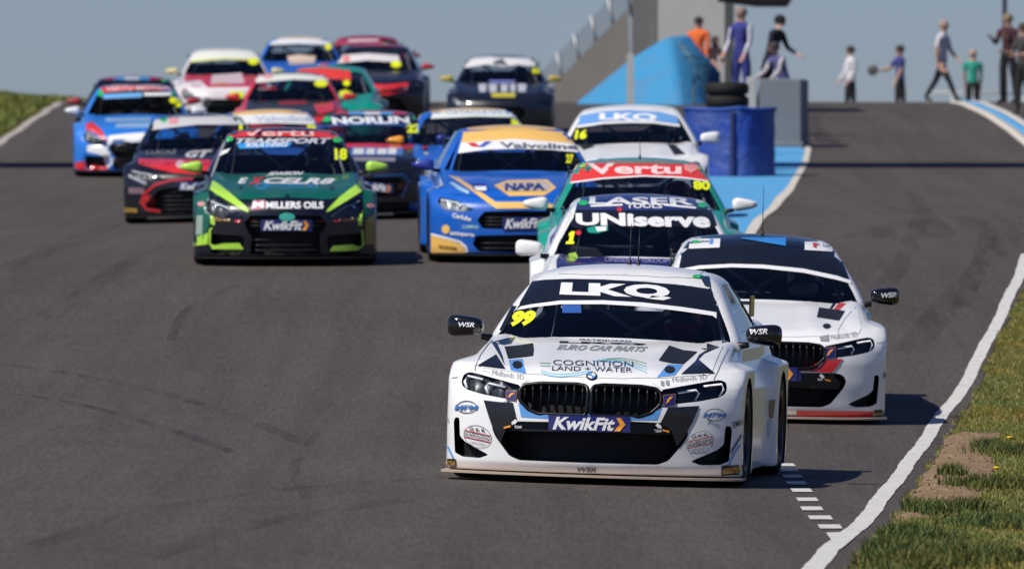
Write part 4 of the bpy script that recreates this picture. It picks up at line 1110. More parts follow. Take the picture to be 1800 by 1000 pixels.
c.text('TOW', [(904, 747.5), (917, 748), (917, 753), (904, 752.5)], WHITE, off=.011, nom=True); c.text('TOW', [(1150, 754.5), (1163, 755), (1163, 760), (1150, 759.5)], WHITE, off=.011, nom=True)
def wingfoot(c, quad):
    tl, tr, br, bl = [np.array(q, float) for q in quad]; P = lambda a, b: tuple(tl*(1-a)*(1-b) + tr*a*(1-b) + br*a*b + bl*(1-a)*b)
    c.patch('tyre_badge', [P(-.06, -.06), P(1.06, -.06), P(1.06, 1.06), P(-.06, 1.06)], paint(170, 110, 60), .010, nom=True)
    c.patch('tyre_badge', [P(0, 0), P(1, 0), P(1, 1), P(0, 1)], NAVY, .012, nom=True)
    c.patch('tyre_badge', [P(.15, .85), P(.28, .45), P(.5, .2), P(.88, .15), P(.68, .38), P(.5, .5), P(.45, .68), P(.28, .72)], ORG, .015, nom=True)
wingfoot(c, [(890.5, 686), (907, 688), (906, 703), (890, 702)]); wingfoot(c, [(1167, 695), (1186, 693), (1186, 711), (1168, 713)])
for (u, v, s) in ((840, 766.5, 1), (1230, 777.5, -1)):
    c.line([(u + 24*math.cos(k*math.pi/12), v + 19.5*math.sin(k*math.pi/12) + s*4*math.cos(k*math.pi/12)) for k in range(24)], 1.1, GREY, 'sponsor_ring', closed=True)
    for dv in (-6, 5.5): c.line([(u - 23, v + dv - s*5), (u, v + dv), (u + 22, v + dv + s*5)], 1.6, paint(190, 60, 60), 'sponsor_line')
    c.text('G K R', [(u - 14, v - 15 - s*2), (u + 13, v - 15 + s*2), (u + 14, v - 9 + s*2), (u - 14, v - 9 - s*2)], DGREY, bold=.02)
    c.text('SCAFFOLDING', [(u - 22, v - 4 - s*5), (u + 22, v - 4 + s*5), (u + 22, v + 3 + s*5), (u - 22, v + 3 - s*5)], DGREY, bold=.01)
    c.text('LIMITED', [(u - 14, v + 9 - s*2), (u + 14, v + 9 + s*3), (u + 13, v + 14 + s*3), (u - 13, v + 14 - s*2)], GREY, bold=.0)
for (u, v) in ((821, 715), (1256, 729)):
    c.line([(u + 17*math.cos(k*math.pi/10), v + 10.5*math.sin(k*math.pi/10)) for k in range(20)], 1.4, DGREY, 'sponsor_ring', closed=True)
    c.text('MPM', [(u - 21, v - 4), (u + 21, v - 3), (u + 21, v + 4.5), (u - 21, v + 5.5)], paint(70, 120, 180), bold=.03, shear=.2, off=.008)
c.text('WSR', [(1015, 820.5), (1049, 821.5), (1048, 829), (1015, 828)], DGREY, bold=.02, shear=.2)
c.text('EMKA', [(1287, 742), (1309, 734), (1309, 744), (1288, 753)], DGREY, bold=.01); c.text('EMKA', [(781, 724), (791, 734), (791, 744), (781, 736)], GREY, bold=.0)
c.patch('tyre_sticker', [(779, 805), (802, 806), (803, 821), (779, 820)], DNAVY, .005); c.text('GOODYEAR', [(779, 808), (801.5, 809), (801.5, 817), (779, 816)], GOLD, bold=.03)
c.patch('tyre_sticker', [(1268, 818), (1305, 816), (1306, 833), (1268, 835)], DNAVY, .005); c.text('GOODYEAR', [(1270, 822), (1302, 820), (1303, 830), (1270, 832)], GOLD, bold=.03)
c.line([(1276, 817), (1284, 795), (1303, 764)], 3, NAVY); c.line([(1281, 817), (1290, 796), (1306, 773)], 3, SKYB); c.line([(783, 763), (788, 784), (797, 804)], 3, SKYB)
c.line([(835, 663), (835.5, 645), (845, 624), (857, 608), (866, 598)], 1.2, SEAM, 'shut_line'); c.line([(1254, 668), (1262, 652), (1272, 628), (1280, 612)], 1.2, SEAM, 'shut_line')
c.line([(785, 667), (800, 664), (815, 663)], 1.1, SEAM, 'shut_line')
c.text('WSR', [(806, 566), (835, 567), (834, 575), (806, 574)], WHITE, bold=.02, shear=.15); c.text('WSR', [(1318, 579), (1350, 578), (1349, 587), (1318, 588)], WHITE, bold=.02, shear=.15)
c.patch('door_stripe', [(1345, 708), (1362, 702), (1358, 734), (1342, 738)], K_, .006); c.patch('door_stripe', [(1342, 742), (1356, 738), (1352, 768), (1343, 764)], SKYB, .006)
def antenna(c, u, v, h=.27, lean=0.0):
    dv, (hit, n, i, _) = c.ray(u, v)
    if hit is None: return
    a = obj('antenna', tube_mesh([hit, hit + Vector((lean*.5, .01, h*.5)), hit + Vector((lean, .03, h))], .0045, 5, name='antenna', r_end=.002), BLACK, c.root)
    obj('antenna_base', tube_mesh([hit - Vector((0, 0, .01)), hit + Vector((0, 0, .03))], .012, 8, name='antenna_base'), BLACK, a)
antenna(c, 1107, 466); antenna(c, 1122, 467, .24)
B2 = lambda *p: [(1160 + a/2.38, 380 + b/2.38) for a, b in p]
E5 = lambda *p: [(880 + a/3.03, 160 + b/3.03) for a, b in p]
C3 = lambda *p: [(300 + a/3.225, 170 + b/3.225) for a, b in p]
D4 = lambda *p: [(700 + a/3.125, 160 + b/3.125) for a, b in p]
F1 = lambda *p: [(90 + a/3.333, 110 + b/3.333) for a, b in p]
F2 = lambda *p: [(290 + a/4, 40 + b/4) for a, b in p]
G4 = lambda *p: [(420 + a/4.761, 180 + b/4.761) for a, b in p]
H5 = lambda *p: [(740 + a/5.883, 70 + b/5.883) for a, b in p]

# --- second white car, black roof with blue and red stripes
c = Car(BMW, 1345, 86.0, 0.6, 'white race car with black roof and red bumper stripe, close behind the leader', W_, roof=K_, mirror=GLOSSBLACK, driver=(.5, .5, .55))
c.patch('sun_strip', [(1199, 446), (1211, 436), (1280, 430), (1345, 428), (1420, 432), (1473, 442), (1493, 492), (1471, 486), (1412, 474), (1341, 467), (1286, 466), (1205, 474), (1192, 478)], K_, .004)
c.patch('roof_side_panel', [(1202, 438), (1216, 417), (1232, 412), (1460, 419), (1476, 440), (1440, 436), (1345, 432), (1250, 434)], K_, .005)
c.patch('white_stripe', [(1196, 474), (1229, 468), (1286, 465), (1341, 466.5), (1412, 473.5), (1471, 486), (1494, 494), (1496, 500), (1471, 493), (1412, 480.5), (1341, 473), (1286, 471), (1229, 474), (1194, 480)], WHITE, .007)
for q in (B2((130, 85), (215, 77), (255, 77), (250, 135), (122, 140)), B2((605, 90), (715, 105), (738, 153), (605, 145))): c.patch('roof_board', q, WHITE, .009)
c.patch('roof_stripe', B2((210, 80), (226, 80), (222, 122), (207, 122)), SKYB, .012); c.patch('roof_stripe', B2((638, 96), (656, 98), (656, 138), (640, 136)), RED, .012)
c.dot(1224, 427, 8, 2.4, GRN, off=.012); c.dot(1459, 433, 8, 2.4, GRN, off=.012)
c.patch('roof_stripe', [(1303, 412), (1381, 413), (1381, 434), (1303, 421)], paint(50, 140, 220), .010); c.patch('roof_stripe', [(1303, 409.5), (1381, 410.5), (1381, 417), (1303, 414)], paint(90, 60, 140), .012)
c.line(B2((762, 118), (800, 210), (838, 300), (862, 358)), 7, paint(36, 60, 130), 'pillar_stripe'); c.line([(1212, 424), (1196, 446), (1182, 466)], 6, paint(60, 90, 160), 'pillar_stripe')
c.patch('bonnet_vent', B2((665, 385), (775, 400), (750, 440), (655, 425)), BLACK, .009); c.dot(1453, 574.5, 7.5, 4.6, BLACK, 'bonnet_vent', .009, 8)
c.patch('bonnet_vent', [(1240, 538), (1280, 540), (1284, 560), (1244, 566)], BLACK, .009)
c.patch('red_stripe', B2((748, 367), (780, 367), (748, 398), (725, 394)), RED, .007); c.patch('red_stripe', B2((722, 370), (736, 370), (718, 392), (708, 390)), K_, .007)
c.text('Midlands 3D', [(1460, 591), (1506, 584), (1507, 592), (1461, 598)], GREY, bold=-.005); c.patch('sponsor_logo', [(1440, 592), (1457, 589), (1457, 600), (1442, 600)], GREY, .006)
c.patch('red_panel', B2((668, 602), (768, 596), (718, 655), (585, 646), (640, 622)), RED, .005); c.patch('navy_panel', B2((520, 632), (590, 632), (590, 690), (520, 690)), NAVY, .005, nom=True)
c.patch('crossbar', [(1286, 652), (1462, 656), (1478, 672), (1474, 684), (1286, 676)], BLACK, -.03, nom=True)
kwik(c, [(1286, 645), (1401, 645.5), (1401, 669.5), (1286, 669)])
tow(c, 1449, 664, -1, .8); c.text('TOW', [(1437, 665), (1446, 665), (1446, 669), (1437, 669)], WHITE, off=.011, nom=True)
wingfoot(c, [(1450, 612), (1468, 610), (1468, 628), (1450, 630)])
c.patch('red_stripe', B2((572, 813), (720, 815), (892, 816), (892, 843), (720, 842), (572, 840)), RED, .006, nom=True); c.patch('navy_stripe', B2((500, 816), (572, 818), (572, 836), (500, 834)), NAVY, .005)
c.patch('tyre_sticker', B2((894, 810), (960, 806), (960, 840), (894, 842)), DNAVY, .005); c.text('GOODYEAR', B2((898, 816), (956, 814), (956, 832), (898, 834)), GOLD, bold=.03)
c.text('EMKA', B2((933, 654), (962, 648), (962, 672), (933, 678)), DGREY); c.text('WSR', B2((925, 322), (990, 318), (988, 338), (925, 342)), WHITE, bold=.02, shear=.15)
c.line([(1472, 604), (1474, 580), (1486, 560), (1512, 532)], 1.2, SEAM, 'shut_line'); c.line([(1540, 603), (1563, 600)], 1.1, SEAM, 'shut_line')
antenna(c, 1340, 414, .40)

# --- dark blue bonnet car with white pillars, number 1
c = Car(BMW, 1131, 93.0, 0.3, 'dark blue race car with white pillars numbered 1, behind the leader', W_, roof=paint(34, 46, 104), bonnet=paint(34, 32, 98), mirror=W_, driver=(.5, .5, .52))
c.patch('sun_strip', E5((415, 572), (500, 562), (760, 556), (1000, 562), (1095, 575), (1120, 632), (760, 640), (400, 634)), paint(34, 46, 104), .005)
c.patch('sun_strip', E5((400, 634), (760, 640), (1120, 632), (1150, 715), (1115, 745), (760, 700), (400, 735), (375, 720)), K_, .005)
c.text('LASER', E5((475, 568), (1020, 572), (1030, 612), (470, 606)), WHITE, bold=.03); c.text('TOOLS', E5((670, 602), (860, 602), (860, 628), (670, 628)), WHITE, bold=.02)
for q in (E5((480, 612), (650, 606), (650, 616), (480, 622)), E5((870, 606), (1040, 622), (1040, 632), (870, 616))): c.patch('white_bar', q, WHITE, .009)
c.text('UNiserve', E5((400, 655), (1110, 650), (1118, 732), (402, 718)), WHITE, bold=.045)
c.patch('red_dot', E5((622, 628), (645, 628), (645, 648), (622, 648)), RED, .012)
c.dot(1025, 358, 9, 4.5, GRN, off=.009); c.dot(1235, 362, 9, 4.5, GRN, off=.009)
c.patch('race_number', E5((366, 762), (380, 752), (397, 752), (385, 806), (394, 806), (391, 819), (348, 819), (351, 806), (363, 806), (371, 772), (362, 776)), YEL, .009); c.dot(1017, 410, 5, 4, RED); c.patch('sticker', E5((362, 870), (400, 862), (414, 890), (390, 912), (366, 908)), LIME, .006)
c.patch('windscreen_sticker_or_reflection', E5((458, 735), (500, 722), (572, 722), (572, 745), (520, 760), (470, 758)), TEAL, .006); c.patch('windscreen_sticker_or_reflection', E5((505, 728), (565, 726), (562, 748), (515, 752)), WHITE, .008)  # teal and white reflection in the glass, painted on as flat patches
c.text('UNISERVE GROUP', E5((555, 893), (895, 900), (895, 920), (555, 913)), paint(150, 150, 210), bold=.02)
c.line(E5((402, 580), (345, 700), (300, 810), (262, 905)), 7, WHITE, 'pillar_stripe'); c.line(E5((1108, 582), (1160, 670), (1200, 752)), 5, WHITE, 'pillar_stripe')

# --- teal car with red strip, number 80
c = Car(CUP, 1128, 101.0, 0.0, 'teal race car with red sun strip numbered 80, behind the dark blue car', TEAL, mirror=W_, driver=(.4, .05, .05))
c.patch('sun_strip', E5((402, 392), (560, 378), (760, 372), (960, 380), (1098, 397), (1130, 480), (960, 460), (760, 452), (540, 466), (372, 488)), paint(226, 52, 42), .005)
c.line(E5((372, 492), (540, 470), (760, 456), (960, 464), (1128, 486)), 2.6, WHITE, 'white_stripe', .007)
c.text('Vertu', E5((455, 388), (965, 388), (962, 446), (470, 446)), paint(246, 214, 210), bold=.03); c.patch('shield_logo', E5((975, 395), (1052, 398), (1050, 420), (1015, 442), (980, 425)), paint(240, 150, 140), .009)
c.text('80', E5((1022, 480), (1116, 484), (1114, 532), (1028, 528)), YEL, bold=.05, name='race_number')
c.dot(1022, 292, 8, 4, LIME, off=.009); c.dot(1234, 296, 8, 4, LIME, off=.009)
antenna(c, 1125, 279, .2)

# --- white car with pale blue strip
c = Car(BMW, 1108, 131.0, -1.0, 'white race car with pale blue sun strip beside the blue barrier', W_, mirror=W_, driver=(.5, .5, .5))
c.patch('sun_strip', [(1020, 204), (1060, 197), (1108, 195), (1160, 197.5), (1189, 205), (1194, 219), (1150, 213), (1108, 212), (1060, 214), (1016, 221)], paint(110, 165, 226), .005)
c.line([(1014, 224), (1060, 217), (1108, 215), (1150, 216), (1195, 222)], 4, WHITE, 'white_stripe', .007)
c.text('LKQ', [(1054, 200), (1154, 201), (1155, 216), (1053, 214)], WHITE, bold=.05, off=.009); c.text('16', [(1013, 229), (1033, 229), (1030, 245), (1010, 246)], YEL, bold=.05, name='race_number')
c.patch('bonnet_vent', E5((410, 288), (480, 284), (500, 300), (440, 318)), BLACK, .009); c.patch('bonnet_vent', E5((885, 285), (930, 290), (985, 340), (925, 345)), BLACK, .009)
antenna(c, 1123, 181, .3)

# --- green and lime car, number 18
c = Car(HYU, 502, 114.0, 1.6, 'green race car with lime stripes above its headlights and red sun strip', DNAVY, roof=K_, bonnet=DGREEN, mirror=LIME, driver=(.1, .1, .12))
c.patch('sun_strip', C3((335, 192), (480, 183), (640, 180), (800, 184), (938, 196), (952, 240), (800, 230), (640, 226), (480, 228), (332, 234)), paint(224, 48, 42), .005)
c.text('Vertu', C3((400, 188), (810, 188), (810, 228), (400, 228)), paint(244, 190, 182), bold=.02)
c.text('TEAMSPORT', C3((372, 240), (910, 238), (912, 270), (368, 268)), paint(196, 200, 208), bold=.04, shear=.3); c.patch('windscreen_sticker_or_reflection', C3((375, 266), (690, 262), (665, 288), (390, 298)), CYAN, .005); c.text('KRATING', C3((430, 268), (668, 266), (660, 286), (425, 290)), WHITE, bold=.02, shear=.2)
c.dot(402, 245.5, 8.5, 5, GRN, off=.008); c.dot(593, 247, 8.5, 5, GRN, off=.008)
c.text('18', C3((928, 298), (1000, 296), (998, 362), (930, 362)), YEL, bold=.05, name='race_number'); c.patch('sticker', C3((280, 315), (340, 295), (320, 320), (278, 338)), WHITE, .006)
c.text('E', C3((380, 465), (440, 463), (440, 494), (380, 496)), WHITE, bold=.04, shear=.3); c.text('X', C3((446, 460), (540, 458), (525, 500), (440, 502)), RED, bold=.06, shear=.3); c.text('CELR8', C3((535, 462), (932, 466), (925, 500), (525, 496)), WHITE, bold=.04, shear=.3)
c.text('MOTORSPORT', C3((530, 500), (842, 500), (838, 522), (528, 520)), CYAN, bold=.0); c.line(C3((475, 508), (510, 495), (555, 500), (540, 520), (490, 522)), 2, CYAN, closed=True)
c.text('JEWSON', C3((545, 432), (755, 428), (750, 452), (540, 456)), WHITE, bold=.03, shear=.4)
c.patch('bonnet_stripe', C3((238, 478), (275, 500), (335, 548), (444, 638), (440, 658), (410, 645), (300, 580), (222, 530)), LIME, .008); c.patch('bonnet_stripe', C3((1052, 500), (1082, 540), (1000, 592), (900, 650), (880, 656), (890, 638), (960, 570)), LIME, .008)
c.patch('bumper_panel', C3((330, 562), (420, 592), (520, 578), (660, 574), (800, 578), (880, 590), (960, 572), (880, 652), (660, 650), (445, 650)), DNAVY, .0065)
c.text('MILLERS OILS', C3((540, 598), (866, 598), (866, 636), (540, 636)), WHITE, bold=.04); c.patch('sponsor_logo', C3((470, 592), (535, 590), (535, 638), (452, 642)), paint(200, 120, 130), .009); c.text('M', C3((468, 598), (528, 596), (530, 634), (462, 636)), WHITE, bold=.03, off=.012)
c.dot(504.6, 381.5, 15, 8, TEAL, 'badge', .012, parent=None); c.patch('badge', [(489 + 15.5 + 14*math.cos(k*.524), 381.5 + 7.6*math.sin(k*.524)) for k in range(12)], paint(60, 170, 150), .020, nom=True)
kwik(c, C3((512, 698), (802, 698), (802, 762), (512, 762)))
c.patch('fender_panel', C3((132, 520), (214, 525), (228, 640), (218, 740), (190, 800), (130, 800)), DGREEN, .005); c.patch('fender_panel', C3((1092, 530), (1164, 542), (1168, 650), (1112, 690), (1090, 660)), DGREEN, .005)
c.patch('lime_panel', C3((130, 802), (215, 770), (212, 836), (134, 846)), LIME, .005); c.patch('gold_panel', C3((1104, 700), (1162, 660), (1164, 838), (1100, 836)), paint(150, 130, 50), .005)
c.line(C3((236, 744), (222, 752), (222, 838), (300, 862), (405, 868)), 3, LIME, 'lime_lip', .006, nom=True); c.line(C3((1086, 755), (1092, 842), (1060, 868), (905, 872)), 3, LIME, 'lime_lip', .006, nom=True)
c.patch('canard', C3((228, 848), (300, 832), (390, 830), (414, 864), (232, 864)), LIME, .03, nom=True); c.patch('canard', C3((905, 866), (920, 846), (1030, 838), (1070, 850), (1060, 868)), LIME, .03, nom=True)
c.text('GOODYEAR', C3((235, 680), (340, 686), (340, 708), (235, 702)), GOLD, bold=.02); c.text('GOODYEAR', C3((975, 690), (1060, 684), (1060, 704), (975, 710)), paint(130, 90, 60), bold=.02)
for (a, b) in ((380, 705), (470, 705), (850, 705), (940, 700)): c.dot(300 + a/3.225, 170 + b/3.225, 6, 2.6, RED, 'sticker')
c.patch('sticker', C3((150, 675), (185, 672), (182, 780), (145, 785)), paint(150, 170, 160), .008); c.dot(354, 359, 7, 4, paint(200, 140, 140)); c.dot(651, 362, 7, 4, paint(200, 140, 140))
for (a, b) in ((398, 520), (915, 522), (660, 565)): c.dot(300 + a/3.225, 170 + b/3.225, 4, 2.4, K_, 'bonnet_pin', .009)
c.line([(372, 312), (384, 278), (398, 244)], 3.4, GREY, 'pillar_stripe'); c.patch('lime_panel', C3((225, 640), (250, 640), (252, 730), (228, 720)), LIME, .0065); c.patch('lime_panel', C3((1060, 650), (1085, 650), (1082, 730), (1062, 730)), LIME, .0065)

# --- blue and amber cars
AMB = paint(246, 196, 104); FBLUE = paint(14, 96, 196); FNAVY = paint(24, 52, 150)
c = Car(FORD, 917, 115.0, 2.4, 'blue and amber race car with hexagonal bonnet logo beside the green car', FBLUE, roof=AMB, mirror=FNAVY, driver=(.1, .2, .6))
c.patch('sun_strip', D4((356, 228), (640, 208), (930, 230), (968, 292), (640, 268), (345, 288)), AMB, .005)
c.patch('sun_strip', D4((345, 288), (640, 266), (966, 292), (1008, 342), (830, 326), (650, 320), (480, 326), (328, 345)), WHITE, .006)
c.text('Valvoline', D4((555, 284), (982, 296), (985, 326), (560, 316)), paint(90, 94, 104), bold=.04); c.patch('sponsor_logo', D4((378, 290), (420, 288), (448, 306), (440, 312), (405, 310)), RED, .010); c.patch('sponsor_logo', D4((448, 306), (480, 282), (515, 282), (470, 312), (440, 312)), FBLUE, .011)
c.text('27', D4((922, 350), (962, 352), (958, 402), (920, 400)), YEL, bold=.05, name='race_number')
c.patch('bonnet_logo', D4((525, 522), (600, 494), (820, 490), (868, 535), (800, 578), (610, 580)), AMB, .007); c.patch('bonnet_logo', D4((560, 522), (610, 506), (815, 503), (845, 535), (800, 552), (600, 555)), paint(200, 190, 180), .009)
c.text('NAPA', D4((588, 512), (802, 512), (806, 550), (586, 552)), NAVY, bold=.05, off=.012)
c.patch('bonnet_stripe', D4((275, 466), (332, 482), (440, 548), (535, 612), (800, 612), (860, 628), (850, 644), (540, 648), (498, 620), (400, 548)), AMB, .007)
c.patch('bonnet_vent', D4((395, 512), (470, 510), (500, 545), (470, 560), (420, 552)), FNAVY, .009); c.patch('sponsor_logo', D4((418, 530), (482, 530), (486, 552), (425, 552)), WHITE, .012)
kwik(c, D4((572, 697), (835, 690), (835, 756), (572, 764)))
c.patch('amber_panel', D4((182, 792), (300, 824), (355, 846), (382, 904), (182, 906)), AMB, .006); c.line(D4((182, 786), (260, 806), (340, 828), (372, 856), (384, 902)), 4, WHITE, 'white_stripe', .008)
c.text('autoparts', D4((286, 768), (420, 782), (418, 806), (286, 796)), WHITE, bold=.03); c.dot(784, 403, 7, 8, AMB); c.text('Carlube', D4((300, 668), (402, 692), (400, 716), (298, 694)), WHITE, bold=.03, shear=.2); c.text('LUMAG', D4((355, 735), (440, 738), (440, 756), (355, 754)), paint(190, 230, 210), bold=.02)
c.patch('sticker', D4((280, 505), (300, 505), (390, 555), (385, 570), (330, 545)), paint(170, 210, 230), .007); c.patch('white_fender', D4((170, 500), (235, 478), (250, 520), (200, 545), (172, 540)), paint(190, 200, 220), .007)
c.line([(786, 318), (800, 275), (814, 236)], 4, FBLUE, 'pillar_stripe'); c.text('GOODYEAR', D4((225, 845), (325, 856), (325, 874), (225, 864)), paint(120, 84, 30), bold=.03, off=.01)
c.dot(865, 384, 9, 8, BLACK, 'tow_eye', .01)
c = Car(FORD, 842, 140.0, 3.0, 'blue race car with amber roof behind the larger blue and amber car', FBLUE, roof=AMB, mirror=ORG, driver=(.05, .05, .05))
c.patch('sun_strip', H5((158, 662), (560, 640), (1000, 650), (1008, 720), (560, 705), (140, 728)), AMB, .005); c.patch('sun_strip', H5((138, 728), (560, 705), (1010, 720), (1040, 810), (560, 800), (100, 822)), paint(226, 232, 226), .006)
c.text('CATACLEAN', H5((260, 738), (820, 728), (830, 772), (250, 780)), paint(150, 170, 190), bold=.02); c.text('50', H5((930, 818), (1040, 820), (1036, 900), (928, 896)), YEL, bold=.06, name='race_number')
c = Car(FORD, 478, 146.0, 2.0, 'blue race car with amber roof hidden behind the green car', FBLUE, roof=AMB, mirror=FNAVY, driver=(.05, .05, .05))
c.patch('sun_strip', G4((-60, 60), (60, 38), (300, 26), (630, 42), (650, 110), (300, 95), (-60, 115)), AMB, .005); c.patch('sun_strip', G4((-70, 115), (300, 95), (652, 110), (678, 190), (300, 178), (-80, 190)), paint(228, 230, 228), .006)
c.text('Valvoline', G4((130, 120), (600, 116), (610, 165), (130, 168)), paint(170, 180, 200), bold=.03); c.text('66', G4((570, 186), (645, 186), (642, 226), (568, 226)), YEL, bold=.06, name='race_number')
c = Car(FORD, 527, 212.0, 1.0, 'blue race car with amber roof on the skyline at the rear', FBLUE, roof=AMB, mirror=FNAVY, driver=(.05, .05, .05))
c.patch('sun_strip', F2((750, 66), (930, 60), (1125, 70), (1150, 112), (930, 100), (735, 112)), AMB, .005); c.patch('sun_strip', F2((733, 112), (930, 100), (1152, 112), (1165, 160), (930, 150), (722, 160)), paint(228, 230, 232), .006)
c.dot(577, 83, 6, 6, YEL, 'race_number', .009); c.patch('bonnet_logo', F2((858, 240), (940, 228), (1060, 240), (1050, 290), (880, 300)), paint(214, 190, 170), .008)

# --- dark cars
BLK = paint(10, 11, 18); DRED = paint(150, 24, 46)
c = Car(CUP, 652, 140.0, 0.5, 'black race car with dark red windscreen frame behind the green car', BLK, roof=DRED, mirror=FNAVY, driver=(.3, .05, .05))
c.patch('sun_strip', G4((690, 205), (720, 118), (800, 106), (1130, 98), (1420, 108), (1480, 118), (1540, 200), (1300, 185), (1100, 182), (900, 190)), K_, .005); c.text('NORLIN', G4((765, 128), (1420, 118), (1430, 180), (790, 190)), paint(220, 226, 232), bold=.05)
c.line(G4((668, 212), (800, 196), (1100, 186), (1400, 196), (1545, 215)), 2.4, paint(30, 90, 170), 'blue_stripe', .007)
for (a, b, mm) in ((780, 920, paint(190, 34, 50)), (920, 1050, paint(80, 160, 220)), (1050, 1180, paint(214, 220, 228)), (1180, 1290, paint(80, 160, 220)), (1290, 1430, paint(190, 34, 50))): c.patch('roof_stripe', G4((a, 66), (b, 66), (b + 4, 108), (a - 4, 108)), mm, .008)
c.dot(574, 211, 6.5, 5, GRN, off=.009); c.dot(731, 207, 7, 5.5, GRN, off=.009); c.text('22', G4((1405, 186), (1515, 186), (1512, 260), (1405, 258)), YEL, bold=.06, name='race_number')
c.line(G4((1500, 110), (1575, 200), (1625, 350)), 6, paint(160, 26, 50), 'pillar_stripe'); c.line(G4((705, 120), (668, 200)), 5, paint(160, 26, 50), 'pillar_stripe'); c.line(G4((900, 368), (1100, 366), (1400, 378), (1628, 366)), 8, paint(190, 30, 50), 'red_stripe', .007)
for (a, b) in ((960, 1050), (1070, 1140), (1160, 1240), (1250, 1320)): c.patch('sponsor_logo', G4((a, 392), (b, 392), (b - 6, 440), (a - 6, 440)), WHITE, .010)
c.patch('sponsor_logo', G4((935, 380), (1375, 385), (1370, 448), (930, 448)), paint(70, 120, 200), .008); c.patch('sponsor_logo', G4((960, 462), (1310, 466), (1306, 500), (960, 496)), paint(140, 132, 140), .008)
kwik(c, G4((1010, 655), (1290, 690), (1285, 762), (1010, 730))); c.line(G4((1130, 618), (1380, 605), (1425, 660), (1360, 800)), 2.4, paint(24, 70, 130), 'blue_stripe', .012, nom=True); c.dot(707, 327, 8, 7, paint(150, 50, 40), 'sticker')
c.patch('sticker', G4((1480, 500), (1560, 415), (1590, 430), (1520, 525)), paint(190, 190, 194), .007)
c = Car(TOY, 347, 142.0, 0.8, 'black race car with red bonnet nose and white sun strip ahead of the blue hatchback', paint(12, 13, 22), roof=paint(30, 34, 52), mirror=BLK, driver=(.2, .2, .5))
c.patch('sun_strip', F1((602, 348), (630, 318), (850, 304), (1140, 318), (1168, 366), (850, 366), (590, 398)), paint(206, 206, 204), .005); c.patch('sponsor_logo', F1((690, 330), (745, 328), (742, 360), (692, 364)), paint(226, 150, 150), .008)
c.dot(288, 211, 6, 5, GRN, off=.009); c.dot(421, 207, 6, 5, GRN, off=.009); c.text('11', F1((1100, 368), (1165, 366), (1165, 396), (1100, 398)), YEL, bold=.06, name='race_number')
c.patch('red_nose', F1((510, 566), (700, 570), (935, 574), (945, 640), (840, 655), (720, 650), (600, 622), (515, 596)), RED, .007); c.dot(317, 290, 8, 7, paint(220, 180, 185), 'sticker', .010); c.text('GT', F1((790, 524), (945, 516), (930, 560), (785, 560)), WHITE, bold=.04, shear=.3, off=.009)
c.text('LUCAS', F1((560, 518), (735, 514), (730, 540), (555, 542)), GREY, bold=.02)
c.line(F1((640, 872), (560, 860), (525, 820), (545, 770), (610, 715), (700, 690), (830, 680)), 5, paint(180, 30, 36), 'grille_outline', .012, nom=True); c.dot(262, 355, 12, 12, paint(190, 32, 34), 'fog_lamp_surround', .006)
kwik(c, F1((745, 700), (960, 705), (955, 755), (745, 750))); c.text('GOODYEAR', F1((428, 850), (505, 855), (505, 880), (428, 876)), GOLD, bold=.03); c.patch('sticker', F1((455, 732), (545, 735), (545, 770), (455, 768)), paint(120, 96, 110), .007); c.patch('sticker', F1((458, 655), (560, 700), (555, 720), (452, 670)), paint(150, 152, 160), .007)

# --- blue, white and red hatchback and the cars behind it
HB_ = paint(34, 124, 220)
c = Car(HYU, 241, 168.0, 2.6, 'sky blue race car with white and red nose at the left edge of the pack', HB_, bonnet=HB_, roof=BLK, mirror=W_, driver=(.1, .1, .1))
c.root['label'] = 'sky blue race car with white grille surround and red lower bumper corner'
c.patch('sun_strip', F1((292, 145), (500, 124), (725, 132), (735, 166), (500, 160), (286, 180)), paint(222, 66, 74), .005); c.text('VERTU MOTORS', F1((320, 142), (712, 134), (716, 160), (316, 172)), paint(240, 200, 200), bold=.03); c.patch('windscreen_sticker_or_reflection', F1((305, 188), (535, 178), (530, 206), (305, 216)), paint(110, 175, 230), .006); c.patch('windscreen_sticker_or_reflection', F1((540, 180), (700, 178), (705, 196), (545, 198)), WHITE, .006)
c.dot(177, 165, 5, 6, GRN, off=.008); c.dot(306, 163, 5, 5, GRN, off=.008); c.text('93', F1((692, 206), (766, 206), (764, 266), (692, 264)), YEL, bold=.06, name='race_number')
for q in (F1((320, 330), (590, 325), (580, 345), (320, 350)), F1((380, 360), (580, 355), (575, 385), (375, 385))): c.patch('sponsor_logo', q, paint(150, 190, 230), .008)
c.patch('white_nose', F1((340, 432), (440, 420), (548, 412), (546, 464), (440, 470), (352, 482), (345, 500), (385, 570), (330, 622), (318, 590), (305, 545), (212, 522), (210, 488), (330, 470)), WHITE, .007); c.patch('bonnet_stripe', F1((208, 362), (240, 350), (300, 405), (330, 462), (300, 450), (200, 405)), RED, .009)
c.patch('red_panel', F1((140, 588), (204, 574), (206, 600), (330, 606), (328, 640), (142, 622)), RED, .006)
c.patch('fender_panel', F1((135, 390), (200, 380), (205, 570), (140, 585)), HB_, .004)
c = Car(CUP, 236, 177.0, 2.0, 'black race car with red mirror and striped roof behind the sky blue one', BLK, roof=DRED, mirror=paint(170, 40, 50), driver=(.1, .1, .1))
for (a, b, mm) in ((265, 365, DRED), (365, 430, paint(70, 140, 200)), (430, 515, paint(180, 190, 200)), (515, 575, paint(70, 140, 200)), (575, 680, DRED)): c.patch('roof_stripe', F1((a, 76), (b, 76), (b, 106), (a, 106)), mm, .008)
c.dot(288, 141, 5, 4, GRN, off=.009)
RW = paint(206, 40, 62)
